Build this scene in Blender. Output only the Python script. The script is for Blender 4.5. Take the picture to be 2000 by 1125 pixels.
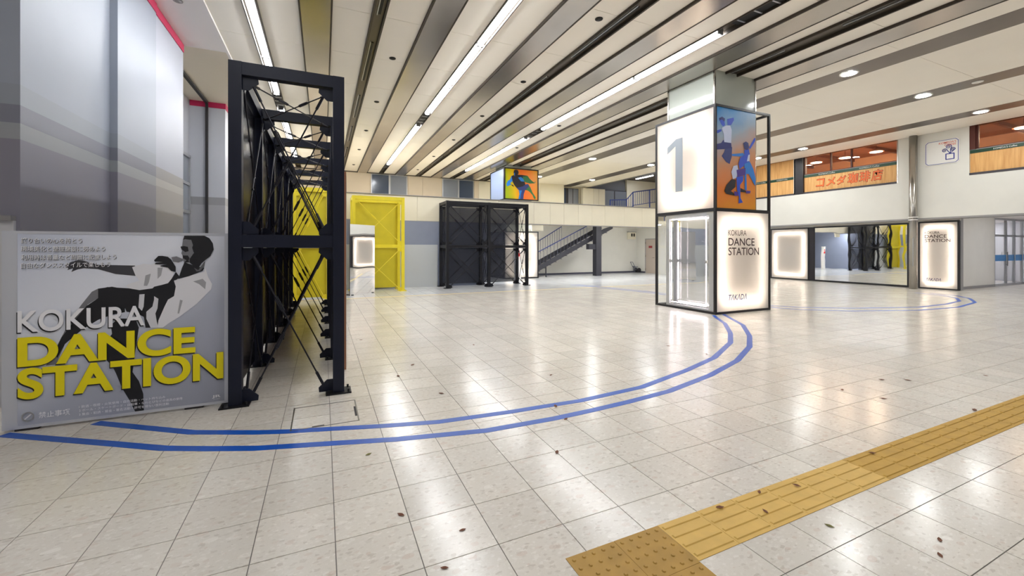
import bpy, bmesh, math, random
from mathutils import Vector, Matrix
random.seed(7)
S = bpy.context.scene
COL = S.collection
for o in list(bpy.data.objects):
    bpy.data.objects.remove(o)

# ---------------------------------------------------------------- camera
YAW = math.atan(369 / 815.0)
cam_d = bpy.data.cameras.new('camera')
cam = bpy.data.objects.new('camera', cam_d); COL.objects.link(cam)
cam.location = (0, 0, 1.6)
cam.rotation_euler = (math.pi / 2, 0, -YAW)
cam_d.sensor_width = 36; cam_d.lens = 36 * 815 / 2000.0
cam_d.shift_y = -(562.5 - 485) / 2000.0
cam_d.clip_start = 0.05; cam_d.clip_end = 200
S.camera = cam
S.cycles.diffuse_bounces = 8; S.cycles.max_bounces = 14

# ---------------------------------------------------------------- world + exposure
w = bpy.data.worlds.new('world'); S.world = w; w.use_nodes = True
w.node_tree.nodes['Background'].inputs[0].default_value = (0.02, 0.022, 0.03, 1)
w.node_tree.nodes['Background'].inputs[1].default_value = 1.0
vs = S.view_settings
vs.view_transform = 'Standard'; vs.look = 'None'; vs.gamma = 1; vs.use_curve_mapping = False
vs.exposure = 1.1
BAR_EMIT = 26.0      # fluorescent light bars
DOWN_EMIT = 115.0     # downlights
TUBE_EMIT = 22.0     # tubes inside the light boxes
RING_EMIT = 8.0     # open tubes in the glass case

# ---------------------------------------------------------------- materials
def lin(r, g, b):
    f = lambda v: (v / 255.0) / 12.92 if v / 255.0 <= 0.04045 else ((v / 255.0 + 0.055) / 1.055) ** 2.4
    return (f(r), f(g), f(b), 1)
MAT = {}
def mat(name, rgb, rough=0.5, metal=0.0, spec=0.5, vary=0.0, scale=6.0, bump=0.0):
    m = bpy.data.materials.new(name); m.use_nodes = True
    nt = m.node_tree; b = nt.nodes['Principled BSDF']
    c = lin(*rgb)
    b.inputs['Base Color'].default_value = c
    b.inputs['Roughness'].default_value = rough
    b.inputs['Metallic'].default_value = metal
    b.inputs['Specular IOR Level'].default_value = spec
    if vary or bump:
        tc = nt.nodes.new('ShaderNodeNewGeometry')
        n = nt.nodes.new('ShaderNodeTexNoise'); n.inputs['Scale'].default_value = scale; n.inputs['Detail'].default_value = 4
        nt.links.new(tc.outputs['Position'], n.inputs['Vector'])
        if vary:
            mr = nt.nodes.new('ShaderNodeMapRange')
            mr.inputs['From Min'].default_value = 0.3; mr.inputs['From Max'].default_value = 0.7
            mr.inputs['To Min'].default_value = 1 - vary; mr.inputs['To Max'].default_value = 1 + vary
            nt.links.new(n.outputs['Fac'], mr.inputs['Value'])
            mx = nt.nodes.new('ShaderNodeVectorMath'); mx.operation = 'SCALE'
            mx.inputs[0].default_value = c[:3]
            nt.links.new(mr.outputs['Result'], mx.inputs['Scale'])
            nt.links.new(mx.outputs['Vector'], b.inputs['Base Color'])
        if bump:
            bp = nt.nodes.new('ShaderNodeBump'); bp.inputs['Strength'].default_value = bump; bp.inputs['Distance'].default_value = 0.02
            nt.links.new(n.outputs['Fac'], bp.inputs['Height']); nt.links.new(bp.outputs['Normal'], b.inputs['Normal'])
    MAT[name] = m
    return m
def emit(name, rgb, strength):
    m = bpy.data.materials.new(name); m.use_nodes = True
    nt = m.node_tree; nt.nodes.clear()
    e = nt.nodes.new('ShaderNodeEmission'); o = nt.nodes.new('ShaderNodeOutputMaterial')
    e.inputs[0].default_value = lin(*rgb); e.inputs[1].default_value = strength
    nt.links.new(e.outputs[0], o.inputs[0]); MAT[name] = m
    return m
def node_mat(name):
    m = bpy.data.materials.new(name); m.use_nodes = True
    MAT[name] = m
    return m, m.node_tree, m.node_tree.nodes, m.node_tree.links

mat('grout', (120, 116, 112), 0.8)
mat('white_wall', (222, 220, 213), 0.55, vary=0.02, scale=2)
mat('cream_panel', (234, 227, 206), 0.5, vary=0.02, scale=1.5)
mat('beige_panel', (214, 200, 178), 0.5, vary=0.03, scale=1.5)
mat('ceiling_panel', (243, 237, 226), 0.6, vary=0.015, scale=1.0)
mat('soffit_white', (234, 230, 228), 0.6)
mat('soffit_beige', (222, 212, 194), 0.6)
mat('ceiling_dark', (90, 84, 78), 0.7)
mat('band_steel', (176, 169, 162), 0.25, 0.9, vary=0.12, scale=0.8)
mat('band_side', (62, 54, 46), 0.5, 0.3)
mat('band_flat', (118, 110, 104), 0.35, 0.7, vary=0.08, scale=0.8)
mat('trough', (92, 84, 74), 0.4, 0.6)
mat('slot_black', (12, 11, 11), 0.6)
mat('truss_navy', (18, 23, 42), 0.4, 0.0, 0.35, vary=0.1)
mat('truss_black', (16, 16, 23), 0.45, 0.0, 0.35)
mat('rod_steel', (44, 44, 52), 0.35, 0.6)
mat('truss_yellow', (233, 214, 44), 0.4, vary=0.03)
mat('yellow_sheet', (214, 198, 40), 0.45, vary=0.05, scale=3)
mat('frame_black', (20, 17, 24), 0.4)
mat('blue_grey_wall', (142, 150, 172), 0.6, vary=0.04, scale=1.5)
mat('grey_board', (196, 200, 204), 0.5)
mat('recess_grey', (120, 122, 130), 0.7)
mat('stair_steel', (58, 58, 66), 0.5, 0.2)
mat('rail_blue', (34, 58, 130), 0.4)
mat('rail_grey', (110, 112, 128), 0.4, 0.4)
mat('stainless', (176, 172, 166), 0.22, 0.95, vary=0.06, scale=3)
mat('alu', (188, 190, 194), 0.35, 0.7)
mat('pillar_white', (176, 181, 172), 0.1, 0, 0.6)
mat('poster_frame', (206, 209, 218), 0.45, 0.2)
mat('poster_back', (150, 150, 158), 0.6)
mat('ink_white', (250, 250, 255), 0.5)
mat('ink_yellow', (250, 232, 0), 0.45)
mat('ink_shadow', (28, 28, 34), 0.6)
mat('ink_brown', (52, 30, 34), 0.5)
mat('ink_blue', (36, 44, 110), 0.5)
mat('ink_one', (150, 158, 166), 0.5)
for k, v in (('g0', 26), ('g1', 70), ('g3', 100), ('g4', 124), ('g5', 170), ('g7', 222), ('g8', 234)):
    mat(k, (v, v, min(255, v + 6)), 0.5)
mat('navy', (24, 34, 110), 0.5); mat('navy2', (44, 56, 120), 0.5); mat('blue', (38, 76, 196), 0.5)
mat('cyan', (30, 120, 205), 0.5); mat('pale', (196, 204, 232), 0.5); mat('black', (26, 22, 34), 0.5)
mat('purple', (72, 46, 140), 0.5); mat('green', (52, 112, 62), 0.5)
mat('wood_board', (205, 150, 92), 0.5)
mat('board_edge', (160, 112, 84), 0.6)
mat('green_stripe', (16, 62, 40), 0.4)
mat('sign_orange', (238, 110, 44), 0.4)
mat('sign_outline', (120, 24, 14), 0.5)
mat('sign_blue', (34, 50, 150), 0.4)
mat('sign_red', (224, 92, 62), 0.4)
mat('sign_white', (232, 230, 226), 0.4)
mat('shop_wall', (206, 158, 116), 0.6, vary=0.1, scale=2)
mat('shop_ceiling', (140, 88, 60), 0.5, vary=0.12, scale=1.5)
mat('shop_frame', (84, 34, 22), 0.5)
mat('dark_ledge', (62, 58, 66), 0.5)
mat('dark_column', (30, 26, 34), 0.4)
mat('tape_blue', (12, 84, 186), 0.35, 0, 0.5, vary=0.08, scale=12)
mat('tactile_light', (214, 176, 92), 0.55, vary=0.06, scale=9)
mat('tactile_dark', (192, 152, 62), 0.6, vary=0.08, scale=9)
mat('tactile_warning', (176, 138, 62), 0.6, vary=0.1, scale=9)
mat('hatch_frame', (128, 126, 120), 0.4, 0.6)
mat('line_yellow', (222, 196, 120), 0.5)
mat('leaf_brown', (112, 66, 42), 0.7); mat('leaf_green', (120, 116, 60), 0.7)
mat('pink', (196, 34, 86), 0.5)
mat('door_paint', (186, 172, 160), 0.5)
mat('sign_dark_red', (150, 40, 44), 0.5)
mat('lamp_red', (220, 40, 40), 0.3)
mat('rubber', (46, 44, 46), 0.7)
mat('window_dark', (70, 82, 104), 0.15, 0, 0.6)
mat('window_grey', (128, 134, 146), 0.25, 0, 0.6)
mat('baseboard', (70, 70, 86), 0.5)
mat('speaker_black', (24, 22, 22), 0.6)
mat('glass_blue', (40, 140, 215), 0.3)
mat('ledge_grey', (150, 148, 148), 0.5)
mat('wall_pale', (206, 206, 210), 0.55)
emit('bar_light', (246, 248, 251), BAR_EMIT)
emit('down_light', (246, 250, 250), DOWN_EMIT)
emit('tube_warm', (255, 244, 232), TUBE_EMIT)
emit('tube_wall', (255, 244, 232), 12.0)
emit('tube_dim', (214, 226, 255), 7.0)
emit('ring_tube', (255, 236, 240), RING_EMIT)
emit('pendant_glow', (255, 215, 180), 9.0)
emit('corridor_light', (244, 246, 255), 22.0)

def floor_tile_material(name, tint, rough):
    m, nt, N, L = node_mat(name)
    b = N['Principled BSDF']
    geo = N.new('ShaderNodeNewGeometry')
    # per-tile tone from the tile index
    mp = N.new('ShaderNodeMapping'); mp.vector_type = 'POINT'
    mp.inputs['Location'].default_value = (0.3409 / 0.402, -2.4691 / 0.3845, 0)
    mp.inputs['Scale'].default_value = (1 / 0.402, 1 / 0.3845, 1)
    L.new(geo.outputs['Position'], mp.inputs['Vector'])
    fl = N.new('ShaderNodeVectorMath'); fl.operation = 'FLOOR'; L.new(mp.outputs[0], fl.inputs[0])
    sx = N.new('ShaderNodeSeparateXYZ'); L.new(fl.outputs[0], sx.inputs[0])
    cx = N.new('ShaderNodeCombineXYZ'); L.new(sx.outputs[0], cx.inputs[0]); L.new(sx.outputs[1], cx.inputs[1])
    wn = N.new('ShaderNodeTexWhiteNoise'); wn.noise_dimensions = '2D'; L.new(cx.outputs[0], wn.inputs['Vector'])
    mr = N.new('ShaderNodeMapRange'); mr.inputs['To Min'].default_value = 0.93; mr.inputs['To Max'].default_value = 1.05
    L.new(wn.outputs['Value'], mr.inputs['Value'])
    base = N.new('ShaderNodeMix'); base.data_type = 'RGBA'
    base.inputs['A'].default_value = lin(*tint); base.inputs['B'].default_value = lin(tint[0] - 4, tint[1] - 9, tint[2] - 12)
    n0 = N.new('ShaderNodeTexNoise'); n0.inputs['Scale'].default_value = 1.3; n0.inputs['Detail'].default_value = 5
    L.new(geo.outputs['Position'], n0.inputs['Vector'])
    L.new(n0.outputs['Fac'], base.inputs['Factor'])
    # stone chips of three sizes
    def chips(prev, scale, thr, col, amount, off):
        mp2 = N.new('ShaderNodeMapping'); mp2.inputs['Location'].default_value = (off, off * 1.7, 0)
        mp2.inputs['Rotation'].default_value = (0, 0, off); mp2.inputs['Scale'].default_value = (1, 1.7, 1)
        L.new(geo.outputs['Position'], mp2.inputs['Vector'])
        nz = N.new('ShaderNodeTexNoise'); nz.inputs['Scale'].default_value = scale * 1.5; L.new(mp2.outputs[0], nz.inputs['Vector'])
        ad = N.new('ShaderNodeVectorMath'); ad.operation = 'MULTIPLY_ADD'
        L.new(nz.outputs['Color'], ad.inputs[0]); ad.inputs[1].default_value = (0.05, 0.05, 0); L.new(mp2.outputs[0], ad.inputs[2])
        v = N.new('ShaderNodeTexVoronoi'); v.voronoi_dimensions = '2D'; v.inputs['Scale'].default_value = scale
        L.new(ad.outputs[0], v.inputs['Vector'])
        sp = N.new('ShaderNodeSeparateColor'); L.new(v.outputs['Color'], sp.inputs[0])
        # chip radius differs from cell to cell
        mu = N.new('ShaderNodeMath'); mu.operation = 'MULTIPLY'; L.new(sp.outputs[0], mu.inputs[0]); mu.inputs[1].default_value = thr
        lt = N.new('ShaderNodeMath'); lt.operation = 'LESS_THAN'; L.new(v.outputs['Distance'], lt.inputs[0]); L.new(mu.outputs[0], lt.inputs[1])
        am = N.new('ShaderNodeMath'); am.operation = 'MULTIPLY'; L.new(lt.outputs[0], am.inputs[0]); L.new(sp.outputs[1], am.inputs[1])
        am2 = N.new('ShaderNodeMath'); am2.operation = 'MULTIPLY'; L.new(am.outputs[0], am2.inputs[0]); am2.inputs[1].default_value = amount
        mx = N.new('ShaderNodeMix'); mx.data_type = 'RGBA'; mx.inputs['B'].default_value = lin(*col)
        L.new(am2.outputs[0], mx.inputs['Factor']); L.new(prev, mx.inputs['A'])
        return mx.outputs['Result']
    c = base.outputs['Result']
    c = chips(c, 30, 0.42, (240, 236, 230), 0.40, 1.3)
    c = chips(c, 19, 0.36, (168, 156, 144), 0.40, 3.1)
    c = chips(c, 8, 0.26, (200, 174, 160), 0.35, 5.7)
    c = chips(c, 7, 0.24, (238, 234, 226), 0.50, 8.2)
    c = chips(c, 90, 0.30, (176, 166, 154), 0.30, 11.0)
    fin = N.new('ShaderNodeVectorMath'); fin.operation = 'SCALE'; L.new(c, fin.inputs[0]); L.new(mr.outputs['Result'], fin.inputs['Scale'])
    L.new(fin.outputs[0], b.inputs['Base Color'])
    b.inputs['Specular IOR Level'].default_value = 0.5
    n1 = N.new('ShaderNodeTexNoise'); n1.inputs['Scale'].default_value = 3.0; n1.inputs['Detail'].default_value = 6
    L.new(geo.outputs['Position'], n1.inputs['Vector'])
    rr = N.new('ShaderNodeMapRange'); rr.inputs['To Min'].default_value = rough - 0.05; rr.inputs['To Max'].default_value = rough + 0.07
    L.new(n1.outputs['Fac'], rr.inputs['Value']); L.new(rr.outputs['Result'], b.inputs['Roughness'])
    return m
floor_tile_material('floor_tile', (219, 216, 208), 0.19)

def schlick(N, L, f0):
    """thin-sheet reflectance, the same from both sides"""
    lw = N.new('ShaderNodeLayerWeight'); lw.inputs['Blend'].default_value = 0.5
    pw = N.new('ShaderNodeMath'); pw.operation = 'POWER'; pw.inputs[1].default_value = 5.0; L.new(lw.outputs['Facing'], pw.inputs[0])
    ma = N.new('ShaderNodeMath'); ma.operation = 'MULTIPLY_ADD'; ma.inputs[1].default_value = 1 - f0; ma.inputs[2].default_value = f0; L.new(pw.outputs[0], ma.inputs[0])
    return ma
def diffuser_material(name, rgb, mixf):
    m, nt, N, L = node_mat(name); N.clear()
    out = N.new('ShaderNodeOutputMaterial'); t = N.new('ShaderNodeBsdfTranslucent'); d = N.new('ShaderNodeBsdfDiffuse')
    t.inputs[0].default_value = lin(*rgb); d.inputs[0].default_value = lin(*rgb)
    mx = N.new('ShaderNodeMixShader'); mx.inputs[0].default_value = mixf
    L.new(d.outputs[0], mx.inputs[1]); L.new(t.outputs[0], mx.inputs[2])
    g = N.new('ShaderNodeBsdfGlossy'); g.inputs['Roughness'].default_value = 0.12
    fr = schlick(N, L, 0.022)
    m2 = N.new('ShaderNodeMixShader'); L.new(fr.outputs[0], m2.inputs[0]); L.new(mx.outputs[0], m2.inputs[1]); L.new(g.outputs[0], m2.inputs[2])
    L.new(m2.outputs[0], out.inputs[0])
diffuser_material('diffuser', (232, 228, 224), 0.62)
mat('pale_blue_panel', (150, 166, 200), 0.3)

def sheet_material(name, rgb, clear, rough=0.0, fres=1.45):
    """flat sheet: partly clear (glass or perforated sheet) with a Fresnel gloss"""
    m, nt, N, L = node_mat(name); N.clear()
    out = N.new('ShaderNodeOutputMaterial'); t = N.new('ShaderNodeBsdfTransparent'); d = N.new('ShaderNodeBsdfDiffuse')
    d.inputs[0].default_value = lin(*rgb)
    mx = N.new('ShaderNodeMixShader'); mx.inputs[0].default_value = clear
    L.new(d.outputs[0], mx.inputs[1]); L.new(t.outputs[0], mx.inputs[2])
    g = N.new('ShaderNodeBsdfGlossy'); g.inputs['Roughness'].default_value = rough
    fr = schlick(N, L, ((fres - 1) / (fres + 1)) ** 2)
    m2 = N.new('ShaderNodeMixShader'); L.new(fr.outputs[0], m2.inputs[0]); L.new(mx.outputs[0], m2.inputs[1]); L.new(g.outputs[0], m2.inputs[2])
    L.new(m2.outputs[0], out.inputs[0])
sheet_material('glass', (235, 240, 240), 0.96)
sheet_material('shop_glass', (150, 90, 60), 0.92)
sheet_material('black_mesh', (62, 64, 74), 0.42, 0.3, 1.2)
mat('black_sheet', (20, 20, 26), 0.22)

def mirror_material(name, wav):
    m, nt, N, L = node_mat(name); b = N['Principled BSDF']
    b.inputs['Base Color'].default_value = (0.86, 0.87, 0.88, 1); b.inputs['Metallic'].default_value = 1; b.inputs['Roughness'].default_value = 0.015
    g = N.new('ShaderNodeNewGeometry'); n = N.new('ShaderNodeTexNoise'); n.inputs['Scale'].default_value = 1.6; n.inputs['Detail'].default_value = 1
    L.new(g.outputs['Position'], n.inputs['Vector'])
    bp = N.new('ShaderNodeBump'); bp.inputs['Strength'].default_value = 1.0; bp.inputs['Distance'].default_value = wav
    L.new(n.outputs['Fac'], bp.inputs['Height']); L.new(bp.outputs['Normal'], b.inputs['Normal'])
mirror_material('mirror_film', 0.0016)

def band_paint(name, stops):
    """wall paint in horizontal bands by height in metres: [(z_from, rgb), ...]"""
    m, nt, N, L = node_mat(name); b = N['Principled BSDF']; b.inputs['Roughness'].default_value = 0.42
    g = N.new('ShaderNodeNewGeometry'); s = N.new('ShaderNodeSeparateXYZ'); L.new(g.outputs['Position'], s.inputs[0])
    d = N.new('ShaderNodeMath'); d.operation = 'DIVIDE'; d.inputs[1].default_value = 6.0; L.new(s.outputs[2], d.inputs[0])
    r = N.new('ShaderNodeValToRGB'); r.color_ramp.interpolation = 'CONSTANT'
    el = r.color_ramp.elements
    while len(el) < len(stops): el.new(0.5)
    for e, (z, c) in zip(el, stops): e.position = z / 6.0; e.color = lin(*c)
    L.new(d.outputs[0], r.inputs[0])
    n = N.new('ShaderNodeTexNoise'); n.inputs['Scale'].default_value = 1.2; n.inputs['Detail'].default_value = 4
    L.new(g.outputs['Position'], n.inputs['Vector'])
    mr = N.new('ShaderNodeMapRange'); mr.inputs['To Min'].default_value = 0.94; mr.inputs['To Max'].default_value = 1.04; L.new(n.outputs['Fac'], mr.inputs['Value'])
    sc = N.new('ShaderNodeVectorMath'); sc.operation = 'SCALE'; L.new(r.outputs[0], sc.inputs[0]); L.new(mr.outputs['Result'], sc.inputs['Scale'])
    L.new(sc.outputs[0], b.inputs['Base Color'])
band_paint('left_paint_dim', [(0, (140, 138, 150)), (2.71, (160, 163, 168)), (2.86, (132, 134, 146)), (3.07, (154, 160, 170)), (3.27, (159, 166, 179))])  # upper bands darkened to stand in for light falling off towards the camera
band_paint('left_paint_pale', [(0, (166, 162, 162)), (2.73, (184, 182, 180)), (2.88, (158, 156, 158)), (3.08, (176, 180, 192))])
band_paint('left_paint_far', [(0, (172, 172, 178)), (2.9, (152, 152, 156)), (3.13, (196, 199, 208))])

def wood_material(name, a, b_, freq):
    m, nt, N, L = node_mat(name); b = N['Principled BSDF']; b.inputs['Roughness'].default_value = 0.5
    g = N.new('ShaderNodeNewGeometry'); mp = N.new('ShaderNodeMapping'); mp.inputs['Scale'].default_value = (1, freq, 0.6)
    L.new(g.outputs['Position'], mp.inputs['Vector'])
    n = N.new('ShaderNodeTexNoise'); n.inputs['Scale'].default_value = 2.0; n.inputs['Detail'].default_value = 6; L.new(mp.outputs[0], n.inputs['Vector'])
    r = N.new('ShaderNodeValToRGB'); r.color_ramp.elements[0].color = lin(*a); r.color_ramp.elements[1].color = lin(*b_)
    r.color_ramp.elements[0].position = 0.3; r.color_ramp.elements[1].position = 0.7
    L.new(n.outputs['Fac'], r.inputs[0]); L.new(r.outputs[0], b.inputs['Base Color'])
wood_material('shop_wood', (206, 148, 84), (232, 184, 118), 9)

def print_material(name, stops, axis, lo, hi, cloud=0.0):
    """flat printed backdrop: colours blended along an axis of the sheet"""
    m, nt, N, L = node_mat(name); b = N['Principled BSDF']; b.inputs['Roughness'].default_value = 0.35
    g = N.new('ShaderNodeNewGeometry'); s = N.new('ShaderNodeVectorMath'); s.operation = 'DOT_PRODUCT'
    L.new(g.outputs['Position'], s.inputs[0]); s.inputs[1].default_value = axis
    mr = N.new('ShaderNodeMapRange'); mr.inputs['From Min'].default_value = lo; mr.inputs['From Max'].default_value = hi
    L.new(s.outputs['Value'], mr.inputs['Value'])
    f = mr.outputs['Result']
    if cloud:
        n = N.new('ShaderNodeTexNoise'); n.inputs['Scale'].default_value = 1.6; n.inputs['Detail'].default_value = 3; L.new(g.outputs['Position'], n.inputs['Vector'])
        ma = N.new('ShaderNodeMath'); ma.operation = 'MULTIPLY_ADD'; L.new(n.outputs['Fac'], ma.inputs[0]); ma.inputs[1].default_value = cloud
        sb = N.new('ShaderNodeMath'); sb.operation = 'SUBTRACT'; L.new(f, sb.inputs[0]); sb.inputs[1].default_value = cloud * 0.5
        L.new(sb.outputs[0], ma.inputs[2]); f = ma.outputs[0]
    r = N.new('ShaderNodeValToRGB'); el = r.color_ramp.elements
    while len(el) < len(stops): el.new(0.5)
    for e, (p, c) in zip(el, stops): e.position = p; e.color = lin(*c)
    L.new(f, r.inputs[0]); L.new(r.outputs[0], b.inputs['Base Color'])
print_material('poster_print', [(0, (158, 162, 178)), (0.38, (180, 185, 201)), (0.68, (240, 244, 255)), (1, (206, 212, 230))], (-0.6, 0, 0.8), 0.58, 2.84, 0.08)
print_material('pillar_print', [(0, (226, 150, 20)), (0.3, (222, 120, 40)), (0.52, (196, 140, 100)), (0.75, (150, 170, 190)), (1, (20, 130, 200))], (-0.35, 0, 1), -0.95, 1.95, 0.25)
print_material('hall_print', [(0, (150, 172, 0)), (0.22, (214, 176, 0)), (0.5, (240, 110, 26)), (0.75, (240, 130, 30)), (1, (236, 160, 24))], (1, 0, 0.15), 8.7 + 0.75, 10.6 + 0.75, 0.2)

# ---------------------------------------------------------------- builders
class MB:
    def __init__(self): self.v = []; self.f = []
    def box(self, x0, x1, y0, y1, z0, z1):
        b = len(self.v)
        self.v += [(x, y, z) for z in (z0, z1) for y in (y0, y1) for x in (x0, x1)]
        self.f += [tuple(b + i for i in q) for q in ((0, 2, 3, 1), (4, 5, 7, 6), (0, 1, 5, 4), (2, 6, 7, 3), (0, 4, 6, 2), (1, 3, 7, 5))]
        return self
    def tube(self, p, q, r, n=8, r2=None, cap=True):
        p, q = Vector(p), Vector(q); d = (q - p)
        if d.length < 1e-6: return self
        d.normalize(); a = d.cross(Vector((0, 0, 1)))
        if a.length < 1e-3: a = d.cross(Vector((1, 0, 0)))
        a.normalize(); c = d.cross(a); b = len(self.v); r2 = r if r2 is None else r2
        for i in range(n):
            t = 2 * math.pi * i / n; k = a * math.cos(t) + c * math.sin(t)
            self.v.append(tuple(p + k * r)); self.v.append(tuple(q + k * r2))
        for i in range(n):
            j = (i + 1) % n
            self.f.append((b + 2 * i, b + 2 * i + 1, b + 2 * j + 1, b + 2 * j))
        if cap:
            self.f.append(tuple(b + 2 * i for i in range(n))); self.f.append(tuple(b + 2 * i + 1 for i in reversed(range(n))))
        return self
    def bar(self, p, q, w, h):
        """square bar between two points, w across, h up"""
        p, q = Vector(p), Vector(q); d = (q - p).normalized()
        up = Vector((0, 0, 1))
        if abs(d.dot(up)) > 0.99: up = Vector((0, 1, 0))
        a = d.cross(up).normalized(); c = a.cross(d).normalized(); b = len(self.v)
        for pt in (p, q):
            for sa, sc in ((-1, -1), (1, -1), (1, 1), (-1, 1)):
                self.v.append(tuple(pt + a * (sa * w / 2) + c * (sc * h / 2)))
        self.f += [tuple(b + i for i in q4) for q4 in ((0, 1, 2, 3), (7, 6, 5, 4), (0, 4, 5, 1), (1, 5, 6, 2), (2, 6, 7, 3), (3, 7, 4, 0))]
        return self
    def prism(self, pts, off):
        """flat polygon (3-D points) pushed along vector off"""
        b = len(self.v); n = len(pts); off = Vector(off)
        self.v += [tuple(p) for p in pts] + [tuple(Vector(p) + off) for p in pts]
        self.f.append(tuple(b + i for i in reversed(range(n)))); self.f.append(tuple(b + n + i for i in range(n)))
        for i in range(n):
            j = (i + 1) % n
            self.f.append((b + i, b + j, b + n + j, b + n + i))
        return self
    def mesh(self, name, origin=(0, 0, 0)):
        o = Vector(origin); me = bpy.data.meshes.new(name)
        me.from_pydata([tuple(Vector(p) - o) for p in self.v], [], self.f)
        bm = bmesh.new(); bm.from_mesh(me); bmesh.ops.recalc_face_normals(bm, faces=bm.faces); bm.to_mesh(me); bm.free()
        return me
    def build(self, name, material, parent=None, smooth=False):
        org = root_loc(parent)
        me = self.mesh(name, org); me.materials.append(MAT[material])
        if smooth:
            for p in me.polygons: p.use_smooth = len(p.vertices) == 4
        o = bpy.data.objects.new(name, me); COL.objects.link(o); o.parent = parent
        return o
def root_loc(p):
    t = Vector((0, 0, 0))
    while p is not None:
        t = t + p.location; p = p.parent
    return t
def tag(o, label=None, cat=None, group=None, kind=None):
    if label: o['label'] = label
    if cat: o['category'] = cat
    if group: o['group'] = group
    if kind: o['kind'] = kind
    return o
def thing(name, loc, label, cat, group=None):
    o = bpy.data.objects.new(name, None); COL.objects.link(o); o.location = loc
    o.empty_display_size = 0.2
    return tag(o, label, cat, group)
def box(name, m, parent, *a): return MB().box(*a).build(name, m, parent)
def struct(name, m, *a, parent=None):
    o = MB().box(*a).build(name, m, parent)
    if parent is None: o['kind'] = 'structure'
    return o
def link_copy(me, name, parent, loc, material=None):
    o = bpy.data.objects.new(name, me); COL.objects.link(o); o.parent = parent; o.location = loc
    return o

# frames for flat work: origin, right, up, outward
def front(x0, y, z0): return (Vector((x0, y, z0)), Vector((1, 0, 0)), Vector((0, 0, 1)), Vector((0, -1, 0)))      # faces -Y; u = X
def left(x, y0, z0): return (Vector((x, y0, z0)), Vector((0, -1, 0)), Vector((0, 0, 1)), Vector((-1, 0, 0)))     # faces -X; u = -Y
def poly(name, fr, pts, m, parent, lift=0.001, thick=0.0008):
    O, u, v, n = fr
    P = [O + u * a + v * b + n * lift for a, b in pts]
    return MB().prism(P, n * thick).build(name, m, parent)
_TXT = {}
def text(name, body, fr, rect, m, parent, lift=0.002, thick=0.0015, bold=0.0, shear=0.0, quad=None):
    """lettering fitted to rect (u0,u1,v0,v1) on a frame"""
    key = (body, bold, shear)
    if key not in _TXT:
        cu = bpy.data.curves.new('text', 'FONT'); cu.body = body; cu.size = 1; cu.offset = bold; cu.shear = shear
        cu.resolution_u = 8 if body.isascii() else 3; cu.fill_mode = 'FRONT'
        ob = bpy.data.objects.new('text', cu); COL.objects.link(ob)
        dg = bpy.context.evaluated_depsgraph_get(); dg.update()
        me = bpy.data.meshes.new_from_object(ob.evaluated_get(dg))
        vs_ = [tuple(q.co) for q in me.vertices]; fs = [tuple(p.vertices) for p in me.polygons]
        bpy.data.objects.remove(ob); bpy.data.curves.remove(cu); bpy.data.meshes.remove(me)
        xs = [q[0] for q in vs_]; ys = [q[1] for q in vs_]
        _TXT[key] = (vs_, fs, min(xs), max(xs), min(ys), max(ys))
    vs_, fs, xa, xb, ya, yb = _TXT[key]
    O, u, v, n = fr; u0, u1, v0, v1 = rect
    mb = MB()
    mb.v = [tuple(O + u * (u0 + (q[0] - xa) / (xb - xa) * (u1 - u0)) + v * (v0 + (q[1] - ya) / (yb - ya) * (v1 - v0)) + n * (lift + thick)) for q in vs_]
    mb.f = fs
    org = root_loc(parent)
    me = bpy.data.meshes.new(name); me.from_pydata([tuple(Vector(p) - org) for p in mb.v], [], fs)
    me.materials.append(MAT[m])
    o = bpy.data.objects.new(name, me); COL.objects.link(o); o.parent = parent
    return o
ORD = ['nearest', 'second', 'third', 'fourth', 'fifth', 'sixth', 'seventh', 'eighth', 'ninth', 'tenth', 'eleventh', 'twelfth']
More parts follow.
